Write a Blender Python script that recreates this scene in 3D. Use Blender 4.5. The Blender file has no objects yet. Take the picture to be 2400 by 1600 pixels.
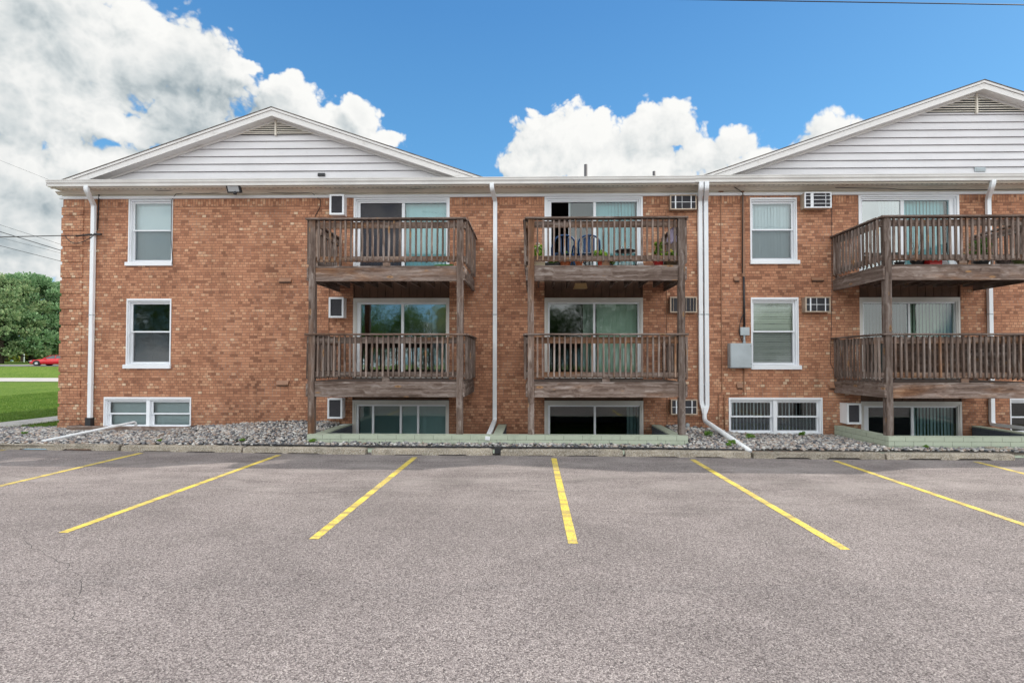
import bpy, math, random
import numpy as np
from mathutils import Vector, Matrix
random.seed(7); rng = np.random.default_rng(11)
R = math.radians
C = bpy.context.scene.collection
S = bpy.context.scene
S.render.engine = 'CYCLES'
S.cycles.max_bounces = 6; S.cycles.diffuse_bounces = 3; S.cycles.glossy_bounces = 3; S.cycles.transparent_max_bounces = 8; S.cycles.transmission_bounces = 2; S.cycles.use_adaptive_sampling = True; S.cycles.adaptive_threshold = .015

# ------------------------------------------------------------------ camera
FPX = 1255.0; YAW = R(1.217); PIT = R(1.232); ROL = R(0.055)
CAM = Vector((0.0, -13.55, 1.90)); CXP = 1221.7; CYP = 821.7
_f = Vector((-math.sin(YAW)*math.cos(PIT), math.cos(YAW)*math.cos(PIT), math.sin(PIT)))
_r0 = Vector((math.cos(YAW), math.sin(YAW), 0)); _u0 = _r0.cross(_f)
_r = math.cos(ROL)*_r0 + math.sin(ROL)*_u0; _u = -math.sin(ROL)*_r0 + math.cos(ROL)*_u0
cd = bpy.data.cameras.new("camera"); cam = bpy.data.objects.new("camera", cd); C.objects.link(cam)
cam.matrix_world = Matrix(((_r.x, _u.x, -_f.x, CAM.x), (_r.y, _u.y, -_f.y, CAM.y), (_r.z, _u.z, -_f.z, CAM.z), (0, 0, 0, 1)))
cd.sensor_width = 36; cd.lens = 36*FPX/2400
cd.shift_x = (1200-CXP)/2400; cd.shift_y = (CYP-800)/2400
cd.clip_start = 0.1; cd.clip_end = 3000
S.camera = cam
S.view_settings.view_transform = 'Standard'; S.view_settings.look = 'None'
S.view_settings.exposure = 0.20; S.view_settings.gamma = 1.0
S.render.resolution_x = 1024; S.render.resolution_y = 682

def ray(px, py):
    return _f*FPX + _r*(px-CXP) - _u*(py-CYP)
def at(px, py, Y=0.0):            # layout helper: where a sight line meets the vertical plane y=Y
    d = ray(px, py); t = (Y-CAM.y)/d.y; return CAM + d*t
def wx(px, Y=0.0, py=750): return at(px, py, Y).x
def wz(py, Y=0.0, px=1200): return at(px, py, Y).z
TILT = -0.004
def gpt(px, py, z0=0.0):          # on the lot's slightly tilted ground
    d = ray(px, py); t = (z0 + TILT*CAM.x - CAM.z)/(d.z - TILT*d.x); return CAM + d*t

# ------------------------------------------------------------------ sun + sky
SUN = Vector((1.05, 0.43, 1.0)).normalized()
sd = bpy.data.lights.new("sun", 'SUN'); so = bpy.data.objects.new("sun", sd); C.objects.link(so)
so.rotation_euler = (-SUN).to_track_quat('-Z', 'Y').to_euler(); so.location = (20, 8, 20)
sd.energy = 3.6; sd.angle = R(0.7); sd.color = (1.0, 0.93, 0.84)

class N:
    """tiny node-tree writer"""
    def __init__(s, nt): s.nt = nt; nt.nodes.clear()
    def n(s, t, **k):
        nd = s.nt.nodes.new(t)
        for a, v in k.items():
            if a.startswith('i_'): s.inp(nd, a[2:], v)
            else: setattr(nd, a, v)
        return nd
    def inp(s, nd, key, v):
        try: sock = nd.inputs[int(key)]
        except ValueError: sock = nd.inputs[key.replace('_', ' ')]
        if isinstance(v, bpy.types.NodeSocket): s.nt.links.new(v, sock)
        else: sock.default_value = v
    def m(s, op, a, b=0.0, c=0.0, clamp=False):
        nd = s.nt.nodes.new('ShaderNodeMath'); nd.operation = op; nd.use_clamp = clamp
        for i, v in enumerate((a, b, c)): s.inp(nd, str(i), v)
        return nd.outputs[0]
    def v(s, op, a, b=(0, 0, 0), sc=None):
        nd = s.nt.nodes.new('ShaderNodeVectorMath'); nd.operation = op
        s.inp(nd, '0', a); s.inp(nd, '1', b)
        if sc is not None: s.inp(nd, 'Scale', sc)
        return nd.outputs['Value'] if op in ('DOT_PRODUCT', 'LENGTH') else nd.outputs[0]
    def sep(s, v):
        nd = s.n('ShaderNodeSeparateXYZ', i_0=v); return nd.outputs
    def com(s, x=0.0, y=0.0, z=0.0):
        return s.n('ShaderNodeCombineXYZ', i_0=x, i_1=y, i_2=z).outputs[0]
    def noise(s, vec, scale, detail=4, rough=.55, dim='3D'):
        nd = s.n('ShaderNodeTexNoise', i_Scale=scale, i_Detail=detail, i_Roughness=rough); s.inp(nd, 'Vector', vec)
        return nd.outputs[0]
    def ss(s, x, a, b, o0=0.0, o1=1.0):
        nd = s.n('ShaderNodeMapRange', interpolation_type='SMOOTHSTEP'); s.inp(nd, '0', x)
        for i, v in ((1, a), (2, b), (3, o0), (4, o1)): s.inp(nd, str(i), v)
        return nd.outputs[0]
    def mix(s, f, a, b, mode='MIX'):
        nd = s.n('ShaderNodeMix', data_type='RGBA', blend_type=mode)
        s.inp(nd, '0', f)
        for k, v in ((6, a), (7, b)):
            if isinstance(v, tuple) and len(v) == 3: v = (*v, 1)
            s.inp(nd, str(k), v)
        return nd.outputs[2]
    def ramp(s, f, stops, interp='LINEAR'):
        nd = s.n('ShaderNodeValToRGB'); s.inp(nd, '0', f); cr = nd.color_ramp; cr.interpolation = interp
        while len(cr.elements) < len(stops): cr.elements.new(0.5)
        for e, (p, c) in zip(cr.elements, stops):
            e.position = p; e.color = (*c, 1)
        return nd.outputs[0]
    def white(s, vec):
        nd = s.n('ShaderNodeTexWhiteNoise', noise_dimensions='3D'); s.inp(nd, 'Vector', vec); return nd.outputs
    def bump(s, h, strength=.5, dist=.01):
        nd = s.n('ShaderNodeBump', i_Strength=strength, i_Distance=dist); s.inp(nd, 'Height', h); return nd.outputs[0]

def pxdir(px, py):
    d = ray(px, py).normalized(); return math.atan2(d.x, d.y), math.asin(d.z)
# clouds: (disp px x, disp px y, radius x, radius y, weight)
BL = [(120, 60, 330, 200), (330, 120, 210, 160), (470, 150, 120, 100), (60, 230, 250, 150), (400, 240, 150, 90), (250, 290, 120, 50),
      (560, 148, 55, 26),
      (650, 262, 130, 78), (735, 295, 120, 62), (820, 270, 45, 40), (890, 325, 55, 22),
      (40, 400, 260, 110), (240, 390, 160, 55), (60, 530, 250, 130), (370, 305, 60, 25),
      (1335, 312, 125, 66), (1510, 310, 135, 72), (1650, 340, 105, 52), (1210, 385, 75, 36), (1430, 390, 300, 62), (1740, 375, 95, 52),
      (1890, 320, 90, 52), (1290, 365, 130, 60), (1840, 360, 60, 36)]
g = bpy.data.node_groups.new('cloud_field', 'ShaderNodeTree')
g.interface.new_socket('Vector', in_out='INPUT', socket_type='NodeSocketVector')
g.interface.new_socket('Field', in_out='OUTPUT', socket_type='NodeSocketFloat')
w = N(g)
gi = w.n('NodeGroupInput'); go = w.n('NodeGroupOutput')
D = w.v('NORMALIZE', gi.outputs[0])
wn = w.n('ShaderNodeTexNoise', i_Scale=9.0, i_Detail=3.0, i_Roughness=.55); w.inp(wn, 'Vector', D)
Dw = w.v('ADD', D, w.v('SCALE', w.v('SUBTRACT', wn.outputs[1], (.5, .5, .5)), sc=.055))
x, y, z = w.sep(w.v('NORMALIZE', Dw))[:3]
P = w.com(w.m('ARCTAN2', x, y), w.m('ARCSINE', z), 0.0)
best = None
for (bx_, by_, rx, ry) in BL:
    a, e = pxdir(bx_/.98, by_/.98); a2, _ = pxdir((bx_+rx)/.98, by_/.98); _, e2 = pxdir(bx_/.98, (by_-ry)/.98)
    q = w.v('MULTIPLY', w.v('SUBTRACT', P, (a, e, 0)), (1/abs(a2-a), 1/abs(e2-e), 0))
    d2 = w.m('SUBTRACT', 1.0, w.m('POWER', w.v('DOT_PRODUCT', q, q), .7))
    best = d2 if best is None else w.m('SMOOTH_MAX', best, d2, .15)
best = w.m('MAXIMUM', best, -1.3)
fb = w.noise(D, 7.0, 7, .62)
vo = w.n('ShaderNodeTexVoronoi', i_Scale=20.0, i_Detail=3.0, i_Roughness=.62); w.inp(vo, 'Vector', Dw); fb2 = w.m('SUBTRACT', 1.95, vo.outputs['Distance'])
front = w.m('ADD', best, w.m('ADD', w.m('MULTIPLY', w.m('SUBTRACT', fb, .5), 2.3), w.m('MULTIPLY', w.m('SUBTRACT', fb2, .57), .78)))
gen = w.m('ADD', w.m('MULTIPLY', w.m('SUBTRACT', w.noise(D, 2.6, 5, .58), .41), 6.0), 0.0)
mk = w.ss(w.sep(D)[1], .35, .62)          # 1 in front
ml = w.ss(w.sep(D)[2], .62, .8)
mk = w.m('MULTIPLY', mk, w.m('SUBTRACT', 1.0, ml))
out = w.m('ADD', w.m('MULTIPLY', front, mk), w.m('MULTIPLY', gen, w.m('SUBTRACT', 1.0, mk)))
w.inp(go, '0', out)

W = bpy.data.worlds.new("World"); S.world = W; W.use_nodes = True; W.cycles.sampling_method = 'MANUAL'; W.cycles.sample_map_resolution = 512
w = N(W.node_tree)
tc = w.n('ShaderNodeTexCoord'); D = w.v('NORMALIZE', tc.outputs['Generated'])
sky = w.n('ShaderNodeTexSky', sky_type='NISHITA', sun_disc=False, sun_elevation=math.asin(SUN.z), sun_rotation=math.atan2(SUN.x, SUN.y), altitude=200, air_density=1.0, dust_density=.6, ozone_density=2.2)
SKYS = .10
def field(vec):
    nd = w.n('ShaderNodeGroup', node_tree=g); w.inp(nd, '0', vec); return nd.outputs[0]
F0 = field(D); F1 = field(w.v('ADD', D, (.018, .0, .026)))
dens = w.ss(F0, .0, .34)
east = w.ss(w.sep(D)[0], -.12, .05, 0.0, 1.0)
lit = w.m('ADD', w.m('MULTIPLY', w.m('SUBTRACT', F0, F1), w.m('SUBTRACT', .42, w.m('MULTIPLY', east, .12))), w.m('ADD', w.m('ADD', .74, w.m('MULTIPLY', w.m('SUBTRACT', w.noise(D, 4.5, 3, .5), .5), 1.1)), w.m('MULTIPLY', east, .05)), clamp=True)
thick = w.m('MULTIPLY', w.ss(F0, .5, 1.9), w.ss(w.sep(D)[0], -.12, -.38, .25, 1.0))
lit = w.m('SUBTRACT', lit, w.m('MULTIPLY', thick, .30), clamp=True)
Dx, Dy, Dz = w.sep(D)[:3]
ccol = w.ramp(lit, [(0.0, (.22, .28, .33)), (.28, (.34, .40, .43)), (.55, (.57, .61, .62)), (.8, (.76, .77, .76)), (1.0, (.85, .85, .83))])
# unseen clouds behind the camera, brightened to add light on the shaded facade
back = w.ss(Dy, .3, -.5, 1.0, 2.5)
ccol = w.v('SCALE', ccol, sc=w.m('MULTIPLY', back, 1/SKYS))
skyc = w.mix(1.0, sky.outputs[0], (.92, 1.46, 1.66), 'MULTIPLY')
# even out the blue towards the horizon as in the clean air of the photograph
grad = w.ramp(Dz, [(0, (.36, .60, .78)), (.16, (.22, .48, .76)), (.34, (.115, .345, .66)), (.55, (.070, .245, .56)), (1, (.045, .16, .42))])
skyc = w.mix(.72, skyc, w.v('SCALE', grad, sc=1/SKYS))
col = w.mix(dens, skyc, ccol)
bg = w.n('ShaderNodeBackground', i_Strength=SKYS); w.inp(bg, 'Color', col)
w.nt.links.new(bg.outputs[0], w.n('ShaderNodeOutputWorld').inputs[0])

# ------------------------------------------------------------------ materials
MATS = {}
def mat(name, col=(.5, .5, .5), rough=.6, metal=0.0, fn=None, spec=.5, noise=None):
    if name in MATS: return MATS[name]
    m = bpy.data.materials.new(name); m.use_nodes = True; w = N(m.node_tree)
    b = w.n('ShaderNodeBsdfPrincipled'); o = w.n('ShaderNodeOutputMaterial'); w.nt.links.new(b.outputs[0], o.inputs[0])
    b.inputs['Base Color'].default_value = (*col, 1); b.inputs['Roughness'].default_value = rough; b.inputs['Metallic'].default_value = metal
    b.inputs['Specular IOR Level'].default_value = spec
    if noise:                                   # gentle dirt / tone variation: (scale, amount)
        p = w.n('ShaderNodeNewGeometry').outputs['Position']
        v = w.ss(w.noise(p, noise[0], 6, .6), .3, .7, 1-noise[1], 1+noise[1]*.5)
        w.inp(b, 'Base Color', w.v('SCALE', (*col,), sc=v))
    if fn: fn(w, b)
    MATS[name] = m; return m

def brick_fn(w, b, paint=None):
    p = w.n('ShaderNodeNewGeometry').outputs['Position']; x, y, z = w.sep(p)[:3]
    u = w.m('ADD', x, y)
    Hc = 0.0677
    ZT = ZBRICK - .205
    row = w.m('FLOOR', w.m('DIVIDE', z, Hc))
    hr = w.white(w.com(row, 3.3, 0))[0]
    patch = w.noise(w.v('MULTIPLY', p, (1, 1, 3)), .9, 2, .5)
    hdr = w.m('GREATER_THAN', w.m('ADD', hr, w.m('MULTIPLY', w.m('SUBTRACT', patch, .5), .8)), .44)
    L = w.m('SUBTRACT', .2032, w.m('MULTIPLY', hdr, .1016))
    off = w.m('ADD', w.m('MULTIPLY', w.m('MODULO', row, 2.0), .5), w.m('MULTIPLY', hr, .25))
    ux = w.m('ADD', w.m('DIVIDE', w.m('ADD', u, 50), L), off)
    cc = w.m('FLOOR', ux); fx = w.m('FRACT', ux); fy = w.m('FRACT', w.m('DIVIDE', z, Hc))
    sol = w.m('GREATER_THAN', z, ZT)
    us = w.m('DIVIDE', w.m('ADD', u, 50), .0677); fs = w.m('FRACT', us)
    ns = w.m('SUBTRACT', 1.0, sol)
    def pick(a, bb): return w.m('ADD', w.m('MULTIPLY', a, ns), w.m('MULTIPLY', bb, sol))
    FX = pick(w.m('MULTIPLY', fx, L), w.m('MULTIPLY', fs, .0677)); LX = pick(L, .0677)
    FY = pick(w.m('MULTIPLY', fy, Hc), w.m('SUBTRACT', z, ZT)); LY = pick(Hc, .2)
    ex = w.m('MINIMUM', FX, w.m('SUBTRACT', LX, FX)); ey = w.m('MINIMUM', FY, w.m('SUBTRACT', LY, FY))
    wob = w.m('MULTIPLY', w.m('SUBTRACT', w.noise(p, 60, 2, .5), .5), .005)
    mo = w.ss(w.m('ADD', w.m('MINIMUM', ex, ey), wob), .003, .007); bed = w.ss(ey, .006, .003)     # 0 in mortar
    idv = w.com(pick(cc, w.m('FLOOR', us)), row, w.m('MULTIPLY', sol, 7.0))
    rnd, rc = w.white(idv)[:2]
    zone = w.ss(w.noise(p, .22, 3, .6), .35, .68)
    rnd = w.m('MULTIPLY', rnd, w.m('ADD', .86, w.m('MULTIPLY', hdr, .14)))
    rr = w.m('ADD', rnd, w.m('MULTIPLY', w.m('SUBTRACT', zone, .5), .16), clamp=True)
    col = w.ramp(rr, [(0, (.30, .138, .085)), (.12, (.41, .188, .113)), (.35, (.49, .232, .138)), (.55, (.53, .258, .154)), (.78, (.58, .295, .178)), (.92, (.63, .35, .215)), (.98, (.67, .43, .28)), (1, (.72, .52, .36))])
    fn_ = w.noise(w.v('MULTIPLY', p, (1, 1, 2.5)), 45, 3, .65)
    col = w.mix(1.0, col, w.ramp(fn_, [(.25, (.68, .67, .66)), (.6, (1.05, 1.05, 1.05)), (.8, (1.25, 1.27, 1.27))]), 'MULTIPLY')
    mcol = w.mix(w.ss(w.noise(p, 1.1, 4, .6), .45, .65), (.22, .12, .085), (.38, .275, .22))
    mcol = w.mix(bed, mcol, (.17, .092, .066))
    col = w.mix(mo, mcol, col)
    st = w.m('MULTIPLY', w.ss(w.noise(w.v('MULTIPLY', p, (1.0, 1.0, .35)), 1.3, 5, .65), .40, .75, 1.05, .80), w.ss(w.noise(w.v('MULTIPLY', p, (3.2, 3.2, .28)), 1.0, 5, .7), .54, .72, 1.0, .78))
    # ground splash dirt
    dirt = w.ss(w.m('ADD', z, w.m('MULTIPLY', w.noise(p, 2.0, 4, .6), .5)), .30, 1.3, .74, 1.0)
    col = w.v('SCALE', col, sc=w.m('MULTIPLY', w.m('MULTIPLY', st, dirt), 1.0))
    w.inp(b, 'Base Color', col); b.inputs['Roughness'].default_value = .9; b.inputs['Specular IOR Level'].default_value = .2
    w.inp(b, 'Normal', w.bump(w.m('ADD', mo, w.m('MULTIPLY', fn_, .35)), .55, .006))

ZSOF = wz(432, -.45); ZBRICK = wz(461, 0)

def wood_fn(axis, tone=1.0, warm=.25, dark=0.0):
    def fn(w, b):
        tcn = w.n('ShaderNodeTexCoord'); rn = w.n('ShaderNodeObjectInfo').outputs['Random']
        p = w.v('ADD', tcn.outputs['Object'], w.v('SCALE', (13.1, 7.7, 5.3), sc=w.m('MULTIPLY', rn, 9.0)))
        sc = [14.0, 14.0, 14.0]; sc[axis] = .9
        warp = w.noise(p, 2.2, 3, .5)
        q = w.v('MULTIPLY', p, tuple(sc)); q = w.v('ADD', q, w.v('SCALE', (1, 1, 1), sc=w.m('MULTIPLY', warp, 2.6)))
        g1 = w.noise(q, 1.0, 7, .62); g2 = w.noise(w.v('SCALE', q, sc=3.3), 1.0, 4, .7)
        base = w.ramp(g1, [(.25, (.058, .036, .027)), (.42, (.155, .108, .088)), (.55, (.255, .195, .168)), (.70, (.43, .37, .34))])
        fresh = w.ramp(g1, [(.3, (.10, .048, .028)), (.55, (.24, .125, .07)), (.75, (.42, .26, .15))])
        sc2 = [2.2, 2.2, 2.2]; sc2[axis] = .55
        pm = w.noise(w.v('MULTIPLY', p, tuple(sc2)), 1.0, 4, .6)
        col = w.mix(w.ss(w.m('ADD', pm, w.m('MULTIPLY', w.m('SUBTRACT', rn, .5), .25)), .62-warm*.18, .80-warm*.12), base, fresh)
        sk = [5.0, 5.0, 5.0]; sk[axis] = 1.7
        vo = w.n('ShaderNodeTexVoronoi', i_Scale=1.0); w.inp(vo, 'Vector', w.v('MULTIPLY', p, tuple(sk)))
        kd = vo.outputs['Distance']
        knot = w.ss(kd, .16, .09); kc = w.ss(kd, .07, .03)
        col = w.mix(w.m('MULTIPLY', knot, .8), col, (.40, .22, .10)); col = w.mix(w.m('MULTIPLY', kc, .9), col, (.10, .06, .04))
        crack = w.ss(g2, .66, .72)
        col = w.mix(w.m('MULTIPLY', crack, .6), col, (.05, .038, .034))
        tv = w.m('MULTIPLY', w.m('ADD', .80, w.m('MULTIPLY', rn, .42)), tone)
        col = w.v('SCALE', col, sc=tv)
        w.inp(b, 'Base Color', col); b.inputs['Roughness'].default_value = .85; b.inputs['Specular IOR Level'].default_value = .25
        w.inp(b, 'Normal', w.bump(w.m('SUBTRACT', g1, w.m('MULTIPLY', crack, .6)), .5, .006))
    return fn

def asphalt_fn(w, b):
    p = w.n('ShaderNodeNewGeometry').outputs['Position']
    p2 = w.v('MULTIPLY', p, (1, 1, 0))
    vo = w.n('ShaderNodeTexVoronoi', i_Scale=100.0); w.inp(vo, 'Vector', p2)
    rnd = w.sep(vo.outputs['Color'])[0]; dist = vo.outputs['Distance']
    vo2 = w.n('ShaderNodeTexVoronoi', i_Scale=210.0); w.inp(vo2, 'Vector', p2); rnd2 = w.sep(vo2.outputs['Color'])[1]
    sp = w.m('ADD', w.m('MULTIPLY', rnd, .62), w.m('MULTIPLY', rnd2, .38))
    col = w.ramp(sp, [(.12, (.090, .074, .074)), (.35, (.238, .206, .202)), (.6, (.340, .298, .291)), (.8, (.450, .400, .386)), (.95, (.60, .545, .515))])
    gap = w.ss(dist, .62, .92)
    hole = w.ss(w.noise(p2, 38, 3, .6), .60, .70)
    col = w.mix(w.m('MAXIMUM', w.m('MULTIPLY', gap, .6), w.m('MULTIPLY', hole, .55)), col, (.06, .052, .054))
    big = w.noise(p2, .33, 5, .62); mid = w.noise(p2, 1.7, 5, .6)
    sv = w.m('MULTIPLY', w.ss(big, .3, .7, .89, 1.09), w.ss(mid, .3, .72, .93, 1.07))
    # dusty pale band where cars stop, worn by tyres
    y = w.sep(p)[1]; x = w.sep(p)[0]
    dust = w.m('MULTIPLY', w.ss(y, -7.2, -5.0), w.ss(w.noise(w.v('MULTIPLY', p2, (.55, 1.3, 0)), 1.3, 6, .65), .40, .66))
    col = w.mix(w.m('MULTIPLY', dust, .42), col, (.50, .45, .43))
    # tyre smears across the bays
    q = w.v('ADD', w.v('MULTIPLY', p2, (.16, 2.3, 0)), w.v('SCALE', (0, 1, 0), sc=w.m('MULTIPLY', w.noise(p2, .35, 2, .5), 4.5)))
    sm = w.m('MULTIPLY', w.ss(w.noise(q, 1.5, 4, .6), .56, .66), w.ss(y, -8.5, -6.0))
    sv = w.m('MULTIPLY', sv, w.m('SUBTRACT', 1.0, w.m('MULTIPLY', sm, .17)))
    # oil spots in the bays
    ov = w.n('ShaderNodeTexVoronoi', i_Scale=.42); w.inp(ov, 'Vector', w.v('ADD', p2, w.v('SCALE', (1, .6, 0), sc=w.m('MULTIPLY', w.noise(p2, 3, 3, .6), .5))))
    sv = w.m('MULTIPLY', sv, w.ss(ov.outputs['Distance'], .04, .30, .82, 1.0))
    col = w.v('SCALE', col, sc=w.m('MULTIPLY', sv, .88))
    w.inp(b, 'Base Color', col); b.inputs['Roughness'].default_value = .88; b.inputs['Specular IOR Level'].default_value = .25
    h = w.m('SUBTRACT', w.m('SUBTRACT', w.m('MULTIPLY', rnd, .8), w.m('MULTIPLY', dist, .9)), w.m('MULTIPLY', hole, .8))
    w.inp(b, 'Normal', w.bump(h, .85, .008))

def paint_fn(w, b):
    p = w.n('ShaderNodeNewGeometry').outputs['Position']; p2 = w.v('MULTIPLY', p, (1, 1, 0))
    vo = w.n('ShaderNodeTexVoronoi', i_Scale=70.0); w.inp(vo, 'Vector', p2)
    rnd = w.sep(vo.outputs['Color'])[0]
    big = w.noise(w.v('MULTIPLY', p2, (1.0, .8, 0)), 1.3, 5, .65)
    col = w.ramp(rnd, [(0, (.54, .40, .05)), (.5, (.75, .575, .085)), (1, (.82, .665, .15))])
    sm = w.noise(w.v('MULTIPLY', p2, (.5, 4.0, 0)), 1.2, 5, .65)
    col = w.mix(w.ss(sm, .46, .62, 0, .8), col, (.34, .26, .11))
    x = w.sep(p)[0]
    thr = w.m('ADD', .80, w.m('MULTIPLY', big, -.5))
    wear = w.m('GREATER_THAN', w.noise(p2, 55, 5, .75), w.m('ADD', thr, .03))
    col = w.mix(w.m('MULTIPLY', wear, .85), col, (.26, .235, .22))
    w.inp(b, 'Base Color', col); b.inputs['Roughness'].default_value = .75
    w.inp(b, 'Normal', w.bump(rnd, .6, .006))

def concrete_fn(base=(.40, .37, .33), rust=0.0):
    def fn(w, b):
        p = w.n('ShaderNodeNewGeometry').outputs['Position']; rn = w.n('ShaderNodeObjectInfo').outputs['Random']
        n1 = w.noise(p, 3.0, 6, .65); n2 = w.noise(p, 60, 4, .7)
        vo = w.n('ShaderNodeTexVoronoi', i_Scale=75.0); w.inp(vo, 'Vector', p); r = w.sep(vo.outputs['Color'])[0]
        col = w.mix(w.ss(n1, .35, .65), tuple(c*.62 for c in base), base)
        col = w.mix(w.ss(r, .3, 1.0, 0, .55), col, (.62, .58, .52))
        col = w.mix(w.ss(n2, .52, .62, 0, .8), col, (.085, .072, .058))
        col = w.mix(w.ss(w.noise(p, 1.2, 5, .6), .55, .72, 0, .35), col, (.16, .155, .11))
        col = w.v('SCALE', col, sc=w.m('ADD', .85, w.m('MULTIPLY', rn, .32)))
        w.inp(b, 'Base Color', col); b.inputs['Roughness'].default_value = .92; b.inputs['Specular IOR Level'].default_value = .2
        w.inp(b, 'Normal', w.bump(w.m('SUBTRACT', w.m('MULTIPLY', r, .4), n2), .8, .012))
    return fn

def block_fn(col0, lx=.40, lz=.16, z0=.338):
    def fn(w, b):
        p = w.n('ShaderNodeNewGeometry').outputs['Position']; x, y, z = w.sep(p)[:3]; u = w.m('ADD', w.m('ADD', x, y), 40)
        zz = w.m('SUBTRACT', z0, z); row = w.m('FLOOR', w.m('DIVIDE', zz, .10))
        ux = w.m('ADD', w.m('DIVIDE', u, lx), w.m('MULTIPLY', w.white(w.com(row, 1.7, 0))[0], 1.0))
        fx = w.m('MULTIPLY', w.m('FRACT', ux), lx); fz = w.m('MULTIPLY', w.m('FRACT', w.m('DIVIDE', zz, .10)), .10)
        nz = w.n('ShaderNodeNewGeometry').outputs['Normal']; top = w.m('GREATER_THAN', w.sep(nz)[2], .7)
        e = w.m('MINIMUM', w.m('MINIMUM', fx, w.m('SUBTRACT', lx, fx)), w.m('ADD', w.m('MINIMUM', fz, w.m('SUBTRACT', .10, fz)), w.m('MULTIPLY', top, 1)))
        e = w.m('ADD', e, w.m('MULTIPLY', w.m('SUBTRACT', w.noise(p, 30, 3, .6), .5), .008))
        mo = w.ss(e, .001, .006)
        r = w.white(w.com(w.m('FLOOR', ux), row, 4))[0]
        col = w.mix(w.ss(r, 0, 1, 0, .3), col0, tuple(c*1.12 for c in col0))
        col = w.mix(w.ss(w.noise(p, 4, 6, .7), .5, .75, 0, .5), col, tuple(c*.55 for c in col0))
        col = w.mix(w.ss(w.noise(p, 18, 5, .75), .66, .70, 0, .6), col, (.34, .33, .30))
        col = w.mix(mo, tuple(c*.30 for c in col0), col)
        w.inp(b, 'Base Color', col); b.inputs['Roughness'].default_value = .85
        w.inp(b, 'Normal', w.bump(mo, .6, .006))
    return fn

def stone_fn(w, b):
    ge = w.n('ShaderNodeNewGeometry'); r = ge.outputs['Random Per Island']; p = ge.outputs['Position']
    col = w.ramp(r, [(0, (.085, .09, .10)), (.14, (.20, .20, .215)), (.30, (.34, .325, .32)), (.45, (.46, .44, .42)), (.58, (.30, .25, .225)), (.68, (.47, .40, .35)), (.80, (.62, .60, .57)), (.92, (.38, .285, .23)), (1, (.74, .73, .71))], 'CONSTANT')
    col = w.mix(1.0, col, w.ramp(w.noise(p, 60, 4, .6), [(.3, (.75, .75, .75)), (.7, (1.2, 1.2, 1.2))]), 'MULTIPLY')
    col = w.v('SCALE', col, sc=w.ss(w.noise(p, .9, 3, .6), .35, .65, .82, 1.12))
    w.inp(b, 'Base Color', col); b.inputs['Roughness'].default_value = .72
def leaf_fn(c0, c1, c2, tr=.25):
    def fn(w, b):
        ge = w.n('ShaderNodeNewGeometry'); r = ge.outputs['Random Per Island']; p = ge.outputs['Position']
        n = w.noise(p, .9, 3, .6)
        col = w.mix(w.ss(n, .35, .65), c0, c1); col = w.mix(w.ss(r, .5, 1, 0, .8), col, c2)
        w.inp(b, 'Base Color', col); b.inputs['Roughness'].default_value = .6; b.inputs['Specular IOR Level'].default_value = .3
        t = w.n('ShaderNodeBsdfTranslucent'); w.inp(t, 'Color', col)
        m = w.n('ShaderNodeMixShader', i_0=tr); w.nt.links.new(b.outputs[0], m.inputs[1]); w.nt.links.new(t.outputs[0], m.inputs[2])
        o = [n_ for n_ in w.nt.nodes if n_.bl_idname == 'ShaderNodeOutputMaterial'][0]; w.nt.links.new(m.outputs[0], o.inputs[0])
    return fn
def lawn_fn(w, b):
    p = w.n('ShaderNodeNewGeometry').outputs['Position']
    n1 = w.noise(p, .5, 5, .6); n2 = w.noise(w.v('MULTIPLY', p, (1, .5, 1)), 9, 5, .7); n3 = w.noise(p, 60, 3, .7)
    col = w.mix(w.ss(n1, .35, .65), (.085, .165, .020), (.13, .215, .032)); col = w.mix(w.ss(n2, .42, .62, 0, .8), col, (.22, .29, .07))
    col = w.mix(w.ss(n3, .5, .65, 0, .6), col, (.04, .105, .010))
    w.inp(b, 'Base Color', col); b.inputs['Roughness'].default_value = .95; b.inputs['Specular IOR Level'].default_value = .1
    w.inp(b, 'Normal', w.bump(w.m('ADD', n3, n2), .9, .05))
def glass_mat(name, tint=(.84, .92, .92), refl=.035, wav=.10):
    if name in MATS: return MATS[name]
    m = bpy.data.materials.new(name); m.use_nodes = True; w = N(m.node_tree)
    t = w.n('ShaderNodeBsdfTransparent'); t.inputs[0].default_value = (*tint, 1)
    gl = w.n('ShaderNodeBsdfGlossy', i_Roughness=.03); gl.inputs[0].default_value = (.95, 1, 1, 1)
    p = w.n('ShaderNodeNewGeometry').outputs['Position']
    w.inp(gl, 'Normal', w.bump(w.noise(p, 1.6, 3, .5), wav, .012))
    fr = w.n('ShaderNodeFresnel', i_IOR=1.5)
    fac = w.m('ADD', w.m('MULTIPLY', fr.outputs[0], 1.2), refl, clamp=True)
    mx = w.n('ShaderNodeMixShader'); w.inp(mx, '0', fac); w.nt.links.new(t.outputs[0], mx.inputs[1]); w.nt.links.new(gl.outputs[0], mx.inputs[2])
    w.nt.links.new(mx.outputs[0], w.n('ShaderNodeOutputMaterial').inputs[0]); MATS[name] = m; return m
def shingle_fn(w, b):
    p = w.n('ShaderNodeNewGeometry').outputs['Position']
    bt = w.n('ShaderNodeTexBrick', i_Scale=1.0); w.inp(bt, 'Vector', w.v('MULTIPLY', w.com(w.sep(p)[1], w.sep(p)[0], 0), (1, 1, 1)))
    for k, v in (('Color1', (.10, .085, .075, 1)), ('Color2', (.19, .165, .15, 1)), ('Mortar', (.04, .035, .03, 1))): bt.inputs[k].default_value = v
    bt.inputs['Mortar Size'].default_value = .006; bt.inputs['Brick Width'].default_value = .3; bt.inputs['Row Height'].default_value = .14
    w.inp(b, 'Base Color', bt.outputs[0]); b.inputs['Roughness'].default_value = .95
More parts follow.
